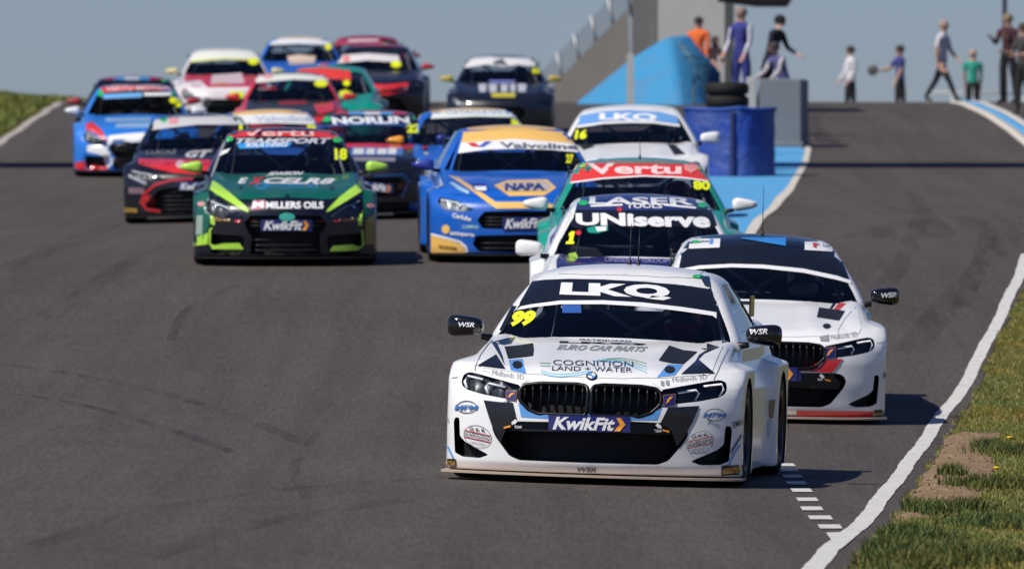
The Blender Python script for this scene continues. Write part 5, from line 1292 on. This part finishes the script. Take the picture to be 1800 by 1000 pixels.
c = Car(HYU, 397, 200.0, 2.0, 'red and white race car with pale sun strip on the skyline', paint(214, 206, 206), bonnet=RW, roof=paint(210, 204, 190), mirror=paint(224, 214, 150), driver=(.1, .1, .1))
c.patch('sun_strip', F2((182, 200), (400, 186), (660, 196), (678, 262), (420, 252), (180, 272)), paint(230, 232, 220), .005); c.line(F2((180, 276), (420, 256), (678, 268)), 3, paint(220, 220, 120), 'yellow_stripe', .007); c.dot(445, 109, 9, 6, YEL, 'race_number', .009)
c.patch('bonnet_logo', F2((330, 372), (540, 358), (560, 430), (320, 438)), paint(226, 200, 204), .008); c.patch('sponsor_logo', F2((350, 424), (430, 422), (430, 440), (350, 442)), paint(220, 160, 120), .010); c.patch('white_nose', F2((130, 420), (250, 410), (300, 460), (600, 455), (600, 480), (290, 492), (335, 550), (290, 610), (160, 600)), paint(226, 222, 222), .007)
c.patch('plate_board', F2((455, 486), (552, 486), (550, 532), (455, 532)), YEL, .012, nom=True)
c = Car(TOY, 512, 181.0, 1.0, 'red race car with dark bonnet and pale green sun strip mid pack', RED, bonnet=paint(40, 44, 36), roof=paint(60, 44, 44), mirror=RED, driver=(.1, .1, .1))
c.patch('sun_strip', F2((640, 380), (700, 358), (900, 346), (1130, 362), (1150, 412), (900, 402), (640, 425)), paint(226, 228, 218), .005); c.dot(564, 148, 12, 6, YEL, 'race_number', .009); c.patch('sponsor_logo', F2((700, 366), (760, 362), (758, 396), (700, 398)), paint(226, 160, 150), .008)
c.patch('red_panel', F2((1040, 580), (1190, 560), (1190, 620), (1080, 650)), RED, .008); c.patch('red_panel', F2((800, 560), (1000, 556), (990, 576), (800, 580)), paint(170, 40, 50), .007)
c = Car(CUP, 572, 187.0, -1.0, 'teal race car with red sun strip hidden in the middle of the pack', TEAL, mirror=RED, driver=(.3, .3, .1))
c.patch('sun_strip', F2((900, 330), (1110, 318), (1300, 340), (1312, 408), (1130, 396), (900, 400)), paint(226, 60, 46), .005); c.dot(609, 147, 6, 5, YEL, 'race_number', .009); c.patch('windscreen_sticker_or_reflection', F2((1225, 490), (1270, 476), (1320, 500), (1316, 530), (1228, 528)), YEL, .008)
c = Car(TOY, 656, 203.0, -1.0, 'dark race car with red bonnet nose and pale strip on the skyline', paint(20, 12, 18), roof=DRED, mirror=paint(190, 40, 50), driver=(.5, .1, .15))
c.patch('sun_strip', F2((1205, 250), (1260, 230), (1420, 218), (1640, 232), (1655, 282), (1420, 268), (1195, 290)), paint(222, 216, 216), .005); c.dot(696, 114, 9, 6, YEL, 'race_number', .009); c.patch('red_nose', F2((1395, 425), (1540, 440), (1712, 425), (1700, 480), (1560, 512), (1440, 510)), RED, .007); c.patch('sponsor_logo', F2((1252, 240), (1300, 236), (1300, 274), (1255, 278)), paint(220, 120, 120), .008)
c = Car(HYU, 638, 217.0, -1.0, 'crimson race car at the very back of the pack', paint(150, 40, 60), roof=paint(140, 40, 62), mirror=DRED, driver=(.1, .1, .1))
c.patch('sun_strip', F2((1205, 125), (1380, 112), (1520, 120), (1530, 160), (1380, 150), (1200, 165)), paint(160, 50, 70), .005); c.patch('sponsor_logo', F2((1290, 122), (1500, 118), (1500, 134), (1290, 140)), paint(210, 190, 194), .008); c.dot(676, 84, 10, 7, paint(214, 200, 20), 'race_number', .009)
c = Car(CUP, 879, 195.0, -0.5, 'black race car with white sun strip and gold mirrors running apart from the pack', paint(16, 20, 30), roof=paint(40, 54, 70), mirror=paint(190, 170, 60), driver=(.1, .1, .1))
c.patch('sun_strip', H5((470, 220), (560, 190), (840, 172), (1110, 180), (1205, 215), (1225, 285), (1000, 262), (840, 280), (680, 258), (455, 295)), paint(226, 224, 222), .005); c.patch('sponsor_logo', H5((740, 235), (840, 200), (900, 268), (760, 262)), paint(90, 90, 96), .008); c.text('32', H5((1148, 300), (1228, 300), (1226, 352), (1148, 350)), YEL, bold=.06, name='race_number')
for (a, b) in ((595, 680), (700, 790), (820, 900), (920, 980), (1000, 1090)): c.patch('sponsor_logo', H5((a, 462), (b, 462), (b - 10, 545), (a + 10, 545)), paint(214, 214, 220), .008)
c.patch('sponsor_logo', H5((700, 425), (980, 425), (960, 452), (720, 452)), paint(110, 120, 190), .008); c.patch('sponsor_logo', H5((720, 556), (980, 556), (970, 600), (735, 600)), paint(200, 186, 60), .010); 
# ------------------------------------------------------------------ trackside: footbridge (overhead, only its shadow falls in view), barrier, walls
def place(u, v_or_none, d):
    x = (u - 900)/F_PX*d; return Vector((x, d, float(ground_z(x, d))))
CONC = worn_paint('concrete_grey', (0.46, 0.455, 0.43), (0.32, 0.31, 0.29), .6, 3); CONC2 = worn_paint('concrete_blue_grey', (0.155, 0.175, 0.19), (0.11, 0.12, 0.13), .6, 4)
STEEL = mat('galvanised_steel', (0.33, 0.34, 0.35), .5, metal=.6); DARKM = mat('dark_panel', (0.05, 0.055, 0.055), .6)
def tarp_mat(name, col):
    m, N, L, p = node_mat(name); p.inputs['Base Color'].default_value = (*col, 1); p.inputs['Roughness'].default_value = .5
    tc = N.new('ShaderNodeTexCoord'); n = N.new('ShaderNodeTexNoise'); n.inputs['Scale'].default_value = 5; n.inputs['Detail'].default_value = 5; n.inputs['Distortion'].default_value = 1.2; L.new(tc.outputs['Object'], n.inputs['Vector'])
    bp = N.new('ShaderNodeBump'); bp.inputs['Strength'].default_value = .8; bp.inputs['Distance'].default_value = .04; L.new(n.outputs['Fac'], bp.inputs['Height']); L.new(bp.outputs['Normal'], p.inputs['Normal'])
    mr = N.new('ShaderNodeMapRange'); mr.inputs['From Min'].default_value = .45; mr.inputs['From Max'].default_value = .75; mr.inputs['To Max'].default_value = .3; n2 = N.new('ShaderNodeTexNoise'); n2.inputs['Scale'].default_value = 2.2; n2.inputs['Detail'].default_value = 8; L.new(tc.outputs['Object'], n2.inputs['Vector']); L.new(n2.outputs['Fac'], mr.inputs['Value'])
    mx = N.new('ShaderNodeMix'); mx.data_type = 'RGBA'; mx.inputs['A'].default_value = (*col, 1); mx.inputs['B'].default_value = (.16, .17, .18, 1); L.new(mr.outputs['Result'], mx.inputs['Factor']); L.new(mx.outputs['Result'], p.inputs['Base Color']); return m
TARP = tarp_mat('blue_tarpaulin', (0.012, 0.055, 0.30)); WEDGE = tarp_mat('light_blue_sheet', (0.05, 0.27, 0.50))

yb = unproject(60, 291)[1] - 3.4
br = thing('footbridge', 'steel footbridge high over the track, casting the dark band across the tarmac', 'footbridge', loc=(0, yb, float(ground_z(0, yb))))
obj('deck', box_mesh((0, 0, 5.6), (36, 3.0, .25)), STEEL, br)
for s in (-1, 1):
    obj('side_panel', box_mesh((0, s*1.46, 6.35), (36, .05, 1.15)), STEEL, br)
    for x in (-13.5, 14.5): obj('post', box_mesh((x, s*.9, 2.7), (.3, .3, 6.0)), STEEL, br)
for x in (-6.5, -2, 3.5, 7.5): obj('signal_lamp', box_mesh((x, -1.5, 6.2), (.5, .5, .7), bevel=.05), DARKM, br)

def tarp_barrier():
    p = place(1283, None, 169.0); t = thing('barrier', 'blue tarpaulin wrapped tyre barrier on the run-off island', 'barrier', loc=p, rz=R(-30))
    n, m = 56, 12; V = []; H = 1.04
    for j in range(m+1):
        z = H*j/m
        for i in range(n):
            a = 2*math.pi*i/n; e = .66
            x = .66*math.copysign(abs(math.cos(a))**e, math.cos(a)); y = .56*math.copysign(abs(math.sin(a))**e, math.sin(a))
            w = 1 + .012*math.sin(7*a + 2.3*z) + .01*math.sin(13*a - 5*z + 1) - .02*math.sin(math.pi*j/m*3)**2
            V.append((x*w, y*w, z + (.012*math.sin(5*a) if j == m else 0)))
    Fq = [(j*n+i, j*n+(i+1) % n, (j+1)*n+(i+1) % n, (j+1)*n+i) for j in range(m) for i in range(n)]
    V.append((0, 0, H - .01)); Fq += [(m*n+i, m*n+(i+1) % n, len(V)-1) for i in range(n)]
    obj('tarpaulin', mesh_from(V, Fq, 'tarpaulin', True), TARP, t)
    pts = [V[m*n + i] for i in range(n)]; obj('top_rope', tube_mesh([(x*1.01, y*1.01, z - .02) for x, y, z in pts], .018, 6, True, 'top_rope'), mat('rope_blue', (.02, .09, .42), .7), t)
    obj('strap', box_mesh((.35, -.57, .5), (.06, .02, 1.0)), mat('strap_navy', (.01, .02, .08), .7), t)
tarp_barrier()
tyre_lying = lathe_z([(.20, .02), (.27, 0), (.33, .03), (.345, .10), (.33, .17), (.27, .2), (.20, .18), (.20, .02)], 28, 'tyre')
for k, lab in enumerate(('worn black tyre lying under another on the stand behind the blue barrier', 'worn black tyre, topmost of the pair behind the blue barrier')):
    p = at(1278, 186, 172.5); o = obj('loose_tyre', tyre_lying, RUBBER); o.location = (p.x, p.y, p.z - .04 + .2*k); tag(o, lab, 'tyre', 'tyres behind the barrier')
p = place(1279, None, 172.5); zt = at(1278, 186, 172.5).z - .04
st = tag(obj('tyre_stand', box_mesh((0, 0, (zt - p.z)/2), (.55, .5, zt - p.z), bevel=.02)), 'plain grey stand carrying the tyres behind the blue barrier', 'stand'); st.location = p; st.data.materials.append(CONC2)
# frame of thin tubes beside the tyres
p0 = at(1219, 188, 174); p1 = at(1245, 140, 174)
fr = tag(obj('tube_frame', tube_mesh([(p0.x, 174, p0.z - .6), (p0.x, 174, p1.z), (p1.x, 174, p1.z), (p1.x, 174, p0.z - .6)], .018, 6, name='tube_frame')), 'thin dark tube frame standing beside the tyres', 'frame'); fr.data.materials.append(DARKM)
# grey block and its post
p = place(1372, None, 189.0); hh = at(1372, 139, 189.0).z - p.z
b = thing('concrete_block', 'blue-grey concrete block carrying the crew, right of the blue barrier', 'block', loc=p, rz=R(-8)); b['label'] = 'blue-grey concrete block beside the blue tarpaulin barrier'
obj('block_body', box_mesh((0, .5, hh/2), (.72, 1.1, hh), bevel=.025), CONC2, b); obj('base_plinth', box_mesh((0, .5, .05), (.80, 1.2, .1), bevel=.02), CONC2, b)

p = place(1321, None, 184.0); h1 = at(1321, 136, 184).z - p.z
pp = tag(obj('marker_post', box_mesh((0, 0, h1/2), (.17, .17, h1), bevel=.02)), 'pale grey square post between the tyres and the concrete block', 'post'); pp.location = p; pp.data.materials.append(CONC)
# platform behind for the crew
p = place(1320, None, 195.5); hp = at(1320, 196, 195.5).z - p.z
pl = tag(obj('crew_platform', box_mesh((0, .3, hp/2), (1.5, 1.6, hp), bevel=.02)), 'low grey platform the crew stand on behind the concrete block', 'platform'); pl.location = p; pl.data.materials.append(CONC2)

# light blue sheeted wedge and the walls behind it
def solid(name, front, back, label, cat, material):
    n = len(front); V = list(front) + list(back); Fq = [tuple(range(n)), tuple(range(n, 2*n))[::-1]] + [(i, (i+1) % n + 0, (i+1) % n + n, i + n) for i in range(n)]
    bm = bmesh.new(); vs = [bm.verts.new(v) for v in V]
    for f in Fq: bm.faces.new([vs[i] for i in f])
    bmesh.ops.recalc_face_normals(bm, faces=bm.faces[:]); bmesh.ops.triangulate(bm, faces=bm.faces[:])
    o = obj(name, bm_mesh(bm, name), material); tag(o, label, cat); return o
A = at(1013, 196, 221); A2 = at(1015, 178, 222); B_ = at(1112, 99, 222); C_ = at(1178, 60, 222); Dq = at(1214, 58, 223); E_ = at(1262, 138, 221.5); E2 = at(1262, 200, 221.5); G_ = at(1200, 200, 219.0)
def wedge():
    V = [A, A2, B_, C_, Dq, E_, E2, G_] + [q + Vector((0.2, 2.0, -.2)) for q in (A, A2, B_, C_, Dq, E_, E2)]
    Fq = [(0, 7, 3, 2, 1), (7, 6, 5, 4, 3), (1, 2, 9, 8), (2, 3, 10, 9), (3, 4, 11, 10), (4, 5, 12, 11), (5, 6, 13, 12), (8, 9, 10, 11, 12, 13)]
    bm = bmesh.new(); vs = [bm.verts.new(q) for q in V]
    for f in Fq: bm.faces.new([vs[i] for i in f])
    bmesh.ops.recalc_face_normals(bm, faces=bm.faces[:])
    bmesh.ops.bevel(bm, geom=bm.edges[:], offset=.16, segments=3, profile=.5, affect='EDGES', clamp_overlap=True)
    o = obj('sheeted_bank', bm_mesh(bm, 'sheeted_bank', True), WEDGE); tag(o, 'light blue sheeted bank with sloping top in front of the grey wall', 'bank')
wedge()
def wall(name, pts, d, th, label, cat, material):
    f = [at(u, v, d) for u, v in pts]; return solid(name, f, [q + Vector((0, th, 0)) for q in f], label, cat, material)
wall('concrete_wall', [(958, 200), (962, 160), (1000, 122), (1050, 70), (1105, 15), (1110, 200)], 228, .4, 'grey-brown retaining wall with sloping top under the catch fence', 'wall', worn_paint('wall_brown_grey', (0.235, 0.215, 0.19), (0.16, 0.15, 0.135), .6, 2))
wall('tower_wall', [(1156, 200), (1156, -70), (1292, -70), (1292, 200)], 229, 2.5, 'tall grey tower wall behind the light blue bank', 'building', CONC)
wall('shuttered_booth', [(1112, 200), (1112, -30), (1154, -30), (1154, 200)], 229.2, 2.0, 'darker grey booth between the sloping wall and the tower', 'building', worn_paint('booth_grey', (0.16, 0.16, 0.155), (0.11, 0.11, 0.10), .5, 3))
wall('steel_column', [(1274, 205), (1274, -40), (1290, -40), (1290, 205)], 214, .18, 'dark green-grey steel column at the corner of the tower', 'column', mat('column_green_grey', (.07, .085, .08), .6))
wall('white_post', [(1102, 205), (1102, 94), (1114, 94), (1114, 205)], 217.5, .13, 'pale post standing in front of the light blue bank', 'post', CONC)
# canopy over the crew
cn = thing('canopy', 'dark navy canopy over the crew at the tower corner', 'canopy')
f = [at(1262, -6, 213), at(1290, 0, 213), at(1384, 9, 213), at(1384, 13, 213), at(1330, 13, 213), at(1262, 4, 213)]
co = solid('roof_sheet', f, [q + Vector((0, -3.5, .05)) for q in f], '', '', mat('canopy_navy', (.012, .018, .05), .6)); del co['label']; del co['category']; co.parent = cn
# catch fence above the sloping wall
fe = thing('catch_fence', 'wire catch fence rising along the sloping wall top', 'fence')
tops = [(955, 150), (985, 118), (1015, 86), (1045, 54), (1075, 22), (1105, -10)]
for (u, v) in tops:
    a, b2 = at(u + 6, v + 40, 229.5), at(u - 6, v - 26, 229.5); obj('post', tube_mesh([a, b2], .04, 6, name='post'), STEEL, fe)
wires = bmesh.new(); VW, FW = [], []
def add_wire(a, b, r):
    me = tube_mesh([a, b], r, 3); k = len(VW); VW.extend([v.co.copy() for v in me.vertices]); FW.extend([tuple(i + k for i in p.vertices) for p in me.polygons]); bpy.data.meshes.remove(me)
for k in range(12):
    o = -26 + 5.5*k; add_wire(at(955, 150 + o, 229.5), at(1105, -10 + o, 229.5), .006)
for k in range(46):
    t = k/45; u, v = 955 + 150*t, 150 - 160*t; add_wire(at(u, v - 26, 229.5), at(u + 3, v + 36, 229.5), .006)
wires.free(); wm = mesh_from(VW, FW, 'wire_mesh'); w_ = obj('wire_mesh', wm, STEEL, fe); w_['kind'] = 'stuff'
# mast and low railing beyond the crest
p = place(1766, None, 236.0); ms = tag(obj('mast', tube_mesh([(0, 0, -.3), (0, 0, 6.5)], .055, 8, name='mast', r_end=.035)), 'thin grey mast standing on the crest by the crew', 'mast'); ms.location = p; ms.data.materials.append(DARKM)
rl = thing('railing', 'low white railing beyond the crest near the walking man', 'railing')
a, b2 = at(1632, 163, 268), at(1800, 165, 268)
obj('rail', tube_mesh([a, b2], .03, 6, name='rail'), mat('rail_white', (.5, .5, .48), .6), rl)
for k in range(5): q = a.lerp(b2, k/4); obj('rail_post', tube_mesh([q, (q.x, q.y, float(ground_z(q.x, q.y)))], .025, 6, name='rail_post'), MATS['rail_white'], rl)

# ------------------------------------------------------------------ people
SKIN = mat('skin', (.52, .30, .22), .6)
PEOPLE = []
def limb(verts, edges, rad, start, pts, rs):
    i = start
    for q, r in zip(pts, rs): verts.append(Vector(q)); rad.append(r); edges.append((i, len(verts)-1)); i = len(verts)-1
    return i
def person(label, u, d, facing, shirt, trouser, hair=(.06, .045, .03), height=1.78, legs=((0, 0), (0, 0)), arms=((8, 10), (8, 10)), lean=(0, 0), zfoot=None, long_sleeve=False, sleeve=None, hold=None, head_turn=0, sit=False):
    """facing: degrees the figure looks, 0 = towards the camera, 90 = to picture right; legs: (swing, knee) degrees; arms: (swing, elbow)"""
    s = height/1.78; V, E, Rd = [], [], []
    rr = lambda a: math.radians(a)
    hip = Vector((0, 0, .93*s)); V.append(hip); Rd.append(.135*s)
    up = Vector((math.sin(rr(lean[1])), -math.sin(rr(lean[0])), 1)).normalized()
    spine = [hip + up*.16*s, hip + up*.34*s, hip + up*.48*s, hip + up*.56*s]
    i1 = limb(V, E, Rd, 0, spine[:3], [.125*s, .15*s, .135*s]); ch = i1
    nk = hip + up*.56*s; hd = nk + (up + Vector((0, -.12, 0))).normalized()*.13*s; tp = hd + up*.11*s
    limb(V, E, Rd, ch, [nk, hd - up*.04*s, hd + up*.02*s, tp - up*.02*s], [.058*s, .078*s, .095*s, .07*s])
    zones = []
    hands = []
    for sg, (sw, el) in zip((-1, 1), arms):
        sh = hip + up*.49*s + Vector((sg*.185*s, 0, 0)); a = rr(sw); d1 = Vector((sg*.08, -math.sin(a), -math.cos(a))).normalized()
        e_ = sh + d1*.29*s; b = a + rr(el); d2 = Vector((-sg*.10, -math.sin(b), -math.cos(b))).normalized(); w = e_ + d2*.25*s; hnd = w + d2*.085*s
        k = limb(V, E, Rd, ch, [sh, sh + d1*.15*s, e_, e_ + d2*.12*s, w, hnd], [.068*s, .056*s, .046*s, .043*s, .031*s, .036*s]); hands.append(hnd)
        side = d2.cross(Vector((0, 1, 0))).normalized() if abs(d2.y) < .9 else Vector((1, 0, 0))
        for f in range(4): base = hnd + side*(f - 1.5)*.019*s; limb(V, E, Rd, k, [base + d2*.04*s, base + d2*(.075 - .008*abs(f - 1.3))*s + Vector((0, -.012, 0))], [.0095*s, .008*s])
        limb(V, E, Rd, k - 1, [w + d2*.05*s + side*.04*s, w + d2*.085*s + side*.055*s], [.011*s, .009*s])
    feet = []
    for sg, (sw, kn) in zip((-1, 1), legs):
        hj = hip + Vector((sg*.095*s, 0, -.05*s)); a = rr(sw); d1 = Vector((sg*.03, -math.sin(a), -math.cos(a))).normalized(); k_ = hj + d1*.42*s
        b = a - rr(kn); d2 = Vector((0, -math.sin(b), -math.cos(b))).normalized(); an = k_ + d2*.40*s
        limb(V, E, Rd, 0, [hj, hj + d1*.22*s, k_, k_ + d2*.15*s, an, an + Vector((0, -.03, -.045))*s, an + Vector((0, -.15, -.06))*s], [.095*s, .088*s, .062*s, .06*s, .042*s, .045*s, .036*s]); feet.append(an.z)
    low = min(feet) - .105*s
    X = (u - 900)/F_PX*d; z0 = float(ground_z(X, d)) if zfoot is None else zfoot
    me = bpy.data.meshes.new('person'); me.from_pydata([tuple(v) for v in V], E, []); me.update()
    o = bpy.data.objects.new('person', me); COL.objects.link(o)
    sk = o.modifiers.new('skin', 'SKIN'); sk.use_smooth_shade = True; sk.branch_smoothing = .6
    for k, r in enumerate(Rd): me.skin_vertices[0].data[k].radius = (r, r); me.skin_vertices[0].data[k].use_root = (k == 0)
    ss = o.modifiers.new('sub', 'SUBSURF'); ss.levels = 1; ss.render_levels = 1
    PEOPLE.append(dict(o=o, label=label, loc=(X, d, z0 - low), rz=rr(facing), shirt=shirt, trouser=trouser, hair=hair, s=s, hip=hip, up=up, hd=hd, arms=long_sleeve, V=V, sleeve=sleeve, hands=hands, hold=hold))
WHT = (.72, .70, .74)
person('man in white shirt and dark trousers walking along the crest', 1655, 237, 64, WHT, (.012, .012, .015), hair=(.35, .24, .18), height=1.84, legs=((30, 6), (-26, 8)), arms=((-10, 12), (14, 30)), lean=(4, 0))
person('man in white long-sleeved shirt facing left beyond the crest', 1495, 262, -70, WHT, (.02, .02, .025), legs=((6, 3), (-4, 3)), arms=((10, 30), (-4, 40)), long_sleeve=True, height=1.80)
PEOPLE[-1]['label'] = 'person in white shirt with dark trousers standing alone nearest the concrete block'
person('person in blue shirt holding a dark board out beyond the crest', 1582, 262, -72, (.035, .045, .20), (.03, .03, .035), legs=((4, 3), (-6, 3)), arms=((40, 38), (12, 14)), hold='board', height=1.82)
person('person in teal shirt and black shorts seen beside the walking man', 1710, 262, 175, (.02, .33, .23), (.012, .012, .014), hair=(.42, .27, .2), legs=((2, 2), (-2, 2)), arms=((6, 6), (4, 8)), height=1.72)
person('crew member in black and red top by the thin mast', 1772, 222, -35, (.06, .015, .02), (.015, .015, .018), hair=(.25, .18, .1), legs=((6, 3), (-6, 4)), arms=((22, 95), (18, 100)), height=1.80, long_sleeve=True)
person('crew member in dark patterned top at the picture edge below the mast', 1799, 207, -50, (.05, .045, .045), (.012, .012, .012), legs=((5, 3), (-3, 3)), arms=((20, 80), (14, 70)), height=1.74)
PEOPLE[-1]['label'] = 'crew member in dark patterned top standing on the kerb in front of the others'
person('marshal in bright orange jacket standing behind the light blue bank', 1228, 225.2, -20, (.9, .17, .03), (.85, .15, .03), hair=(.03, .03, .03), legs=((3, 2), (-3, 2)), arms=((6, 15), (4, 12)), height=1.74, long_sleeve=True)
person('stooping marshal in faded orange vest behind the end of the light blue bank', 1250, 225.4, 40, (.72, .36, .26), (.5, .28, .2), hair=(.08, .06, .05), legs=((40, 62), (28, 58)), arms=((20, 30), (14, 30)), lean=(14, 0), height=1.45)
zp = at(1320, 196, 195.5).z
person('crew member in royal blue overalls with pale shoulders under the canopy', 1303, 195.6, -40, (.03, .04, .24), (.03, .04, .24), hair=(.3, .2, .15), legs=((4, 3), (-4, 3)), arms=((14, 30), (6, 25)), height=1.83, zfoot=zp, long_sleeve=True, sleeve=(.6, .6, .68))
person('crew member in dark navy leaning over beside the canopy', 1352, 195.4, 62, (.012, .015, .03), (.012, .014, .028), hair=(.01, .01, .01), legs=((-10, 4), (-16, 4)), arms=((-6, 25), (20, 40)), lean=(20, 0), height=1.74, zfoot=zp, long_sleeve=True)
person('crouching crew member in navy and white on the concrete block', 1381, 192.5, -60, (.10, .11, .28), (.02, .03, .12), hair=(.05, .04, .04), legs=((62, 95), (50, 90)), arms=((30, 30), (20, 30)), lean=(24, 0), height=1.62, zfoot=at(1380, 212, 192.5).z, long_sleeve=True, sleeve=(.55, .5, .55))

def cloth(name, col):
    if name in MATS: return MATS[name]
    m = mat(name, col, .85); N, L = m.node_tree.nodes, m.node_tree.links; p = N['Principled BSDF']
    tc = N.new('ShaderNodeTexCoord'); n = N.new('ShaderNodeTexNoise'); n.inputs['Scale'].default_value = 9; n.inputs['Detail'].default_value = 4; n.inputs['Distortion'].default_value = 1.5
    L.new(tc.outputs['Object'], n.inputs['Vector']); bp = N.new('ShaderNodeBump'); bp.inputs['Strength'].default_value = 1.0; bp.inputs['Distance'].default_value = .05
    L.new(n.outputs['Fac'], bp.inputs['Height']); L.new(bp.outputs['Normal'], p.inputs['Normal'])
    mr = N.new('ShaderNodeMapRange'); mr.inputs['From Min'].default_value = .3; mr.inputs['From Max'].default_value = .7; mr.inputs['To Min'].default_value = .75; mr.inputs['To Max'].default_value = 1.15; L.new(n.outputs['Fac'], mr.inputs['Value'])
    mx = N.new('ShaderNodeMix'); mx.data_type = 'RGBA'; mx.blend_type = 'MULTIPLY'; mx.inputs['Factor'].default_value = 1; mx.inputs['A'].default_value = (*col, 1); L.new(mr.outputs['Result'], mx.inputs['B']); L.new(mx.outputs['Result'], p.inputs['Base Color'])
    return m
bpy.context.view_layer.update()
dg = bpy.context.evaluated_depsgraph_get()
for P_ in PEOPLE: P_['me'] = bpy.data.meshes.new_from_object(P_['o'].evaluated_get(dg))
for n_, P_ in enumerate(PEOPLE):
    o = P_['o']; o.modifiers.clear(); old = o.data; me = P_['me']; o.data = me; bpy.data.meshes.remove(old); me.name = 'person'
    s, hip, up = P_['s'], P_['hip'], P_['up']
    mats_ = [cloth('shirt_%d' % n_, P_['shirt']), cloth('trousers_%d' % n_, P_['trouser']), SKIN, mat('shoes', (.02, .02, .022), .6), cloth('sleeve_%d' % n_, P_['sleeve'] or P_['shirt'])]
    me.materials.clear()
    for m_ in mats_: me.materials.append(m_)
    nf = len(me.polygons); c3 = np.empty(nf*3); me.polygons.foreach_get('center', c3); c3 = c3.reshape(-1, 3)
    zs = (c3 - np.array(hip)) @ np.array(up); lat = np.abs(c3[:, 0] - hip.x - np.clip(zs, 0, 1)*up.x)
    mi = np.where(zs > .555*s, 2, np.where(zs > .02*s, 0, 1)); mi = np.where(c3[:, 2] < .10*s, 3, mi)
    # arm faces: nearest to the arm chains
    armv = [v for k, v in enumerate(P_['V'])]
    sh = np.array([hip + up*.49*s]); 
    dhand = np.min([np.linalg.norm(c3 - np.array(h), axis=1) for h in P_['hands']], 0)
    out = (lat > .215*s) | (dhand < .12*s)
    dsh = np.min([np.linalg.norm(c3 - np.array(hip + up*.49*s + Vector((sg*.185*s, 0, 0))), axis=1) for sg in (-1, 1)], 0)
    body_d = np.linalg.norm(c3 - np.array(hip) - np.outer(zs, np.array(up)), axis=1)
    armf = (body_d > .20*s) & (zs > -.25*s) & (zs < .56*s)
    mi = np.where(armf & (dsh < .24*s), 4, mi); mi = np.where(armf & (dsh >= .24*s), 4 if P_['arms'] else 2, mi); mi = np.where(dhand < .11*s, 2, mi)
    me.polygons.foreach_set('material_index', mi.astype(np.int32)); me.polygons.foreach_set('use_smooth', np.ones(nf, bool))
    o.location = P_['loc']; o.rotation_euler = (0, 0, P_['rz'])
    tag(o, P_['label'], 'person', 'crew and marshals by the track')
    hd = P_['hd']
    hm = lathe_z([(.001, .125), (.05, .118), (.085, .09), (.102, .045), (.102, .0), (.09, -.03)], 14, 'hair'); h_ = obj('hair', hm, mat('hair_%d' % n_, P_['hair'], .9), o); h_.location = hd + Vector((0, .018, .005)); h_.scale = (s*.95, s*1.08, s)
    ns = obj('nose', mesh_from([(-.014, 0, -.02), (.014, 0, -.02), (0, -.028, -.018), (0, .002, .03)], [(0, 1, 2), (0, 2, 3), (1, 3, 2), (0, 3, 1)], 'nose'), SKIN, o); ns.location = hd + Vector((0, -.088*s, .0))
    if P_['hold'] == 'board':
        hh_ = P_['hands'][0]; wpt = Matrix.Rotation(P_['rz'], 4, 'Z') @ hh_
        bd = tag(obj('signal_board', lathe_x([(-.02, .001), (-.02, .115), (0, .125), (.02, .115), (.02, .001)], 24, 'signal_board')), 'round dark board held out by the person in blue', 'board'); bd.location = Vector(P_['loc']) + wpt + Vector((-.09, 0, .03)); bd.rotation_euler = (0, 0, R(80)); bd.data.materials.append(DARKM)
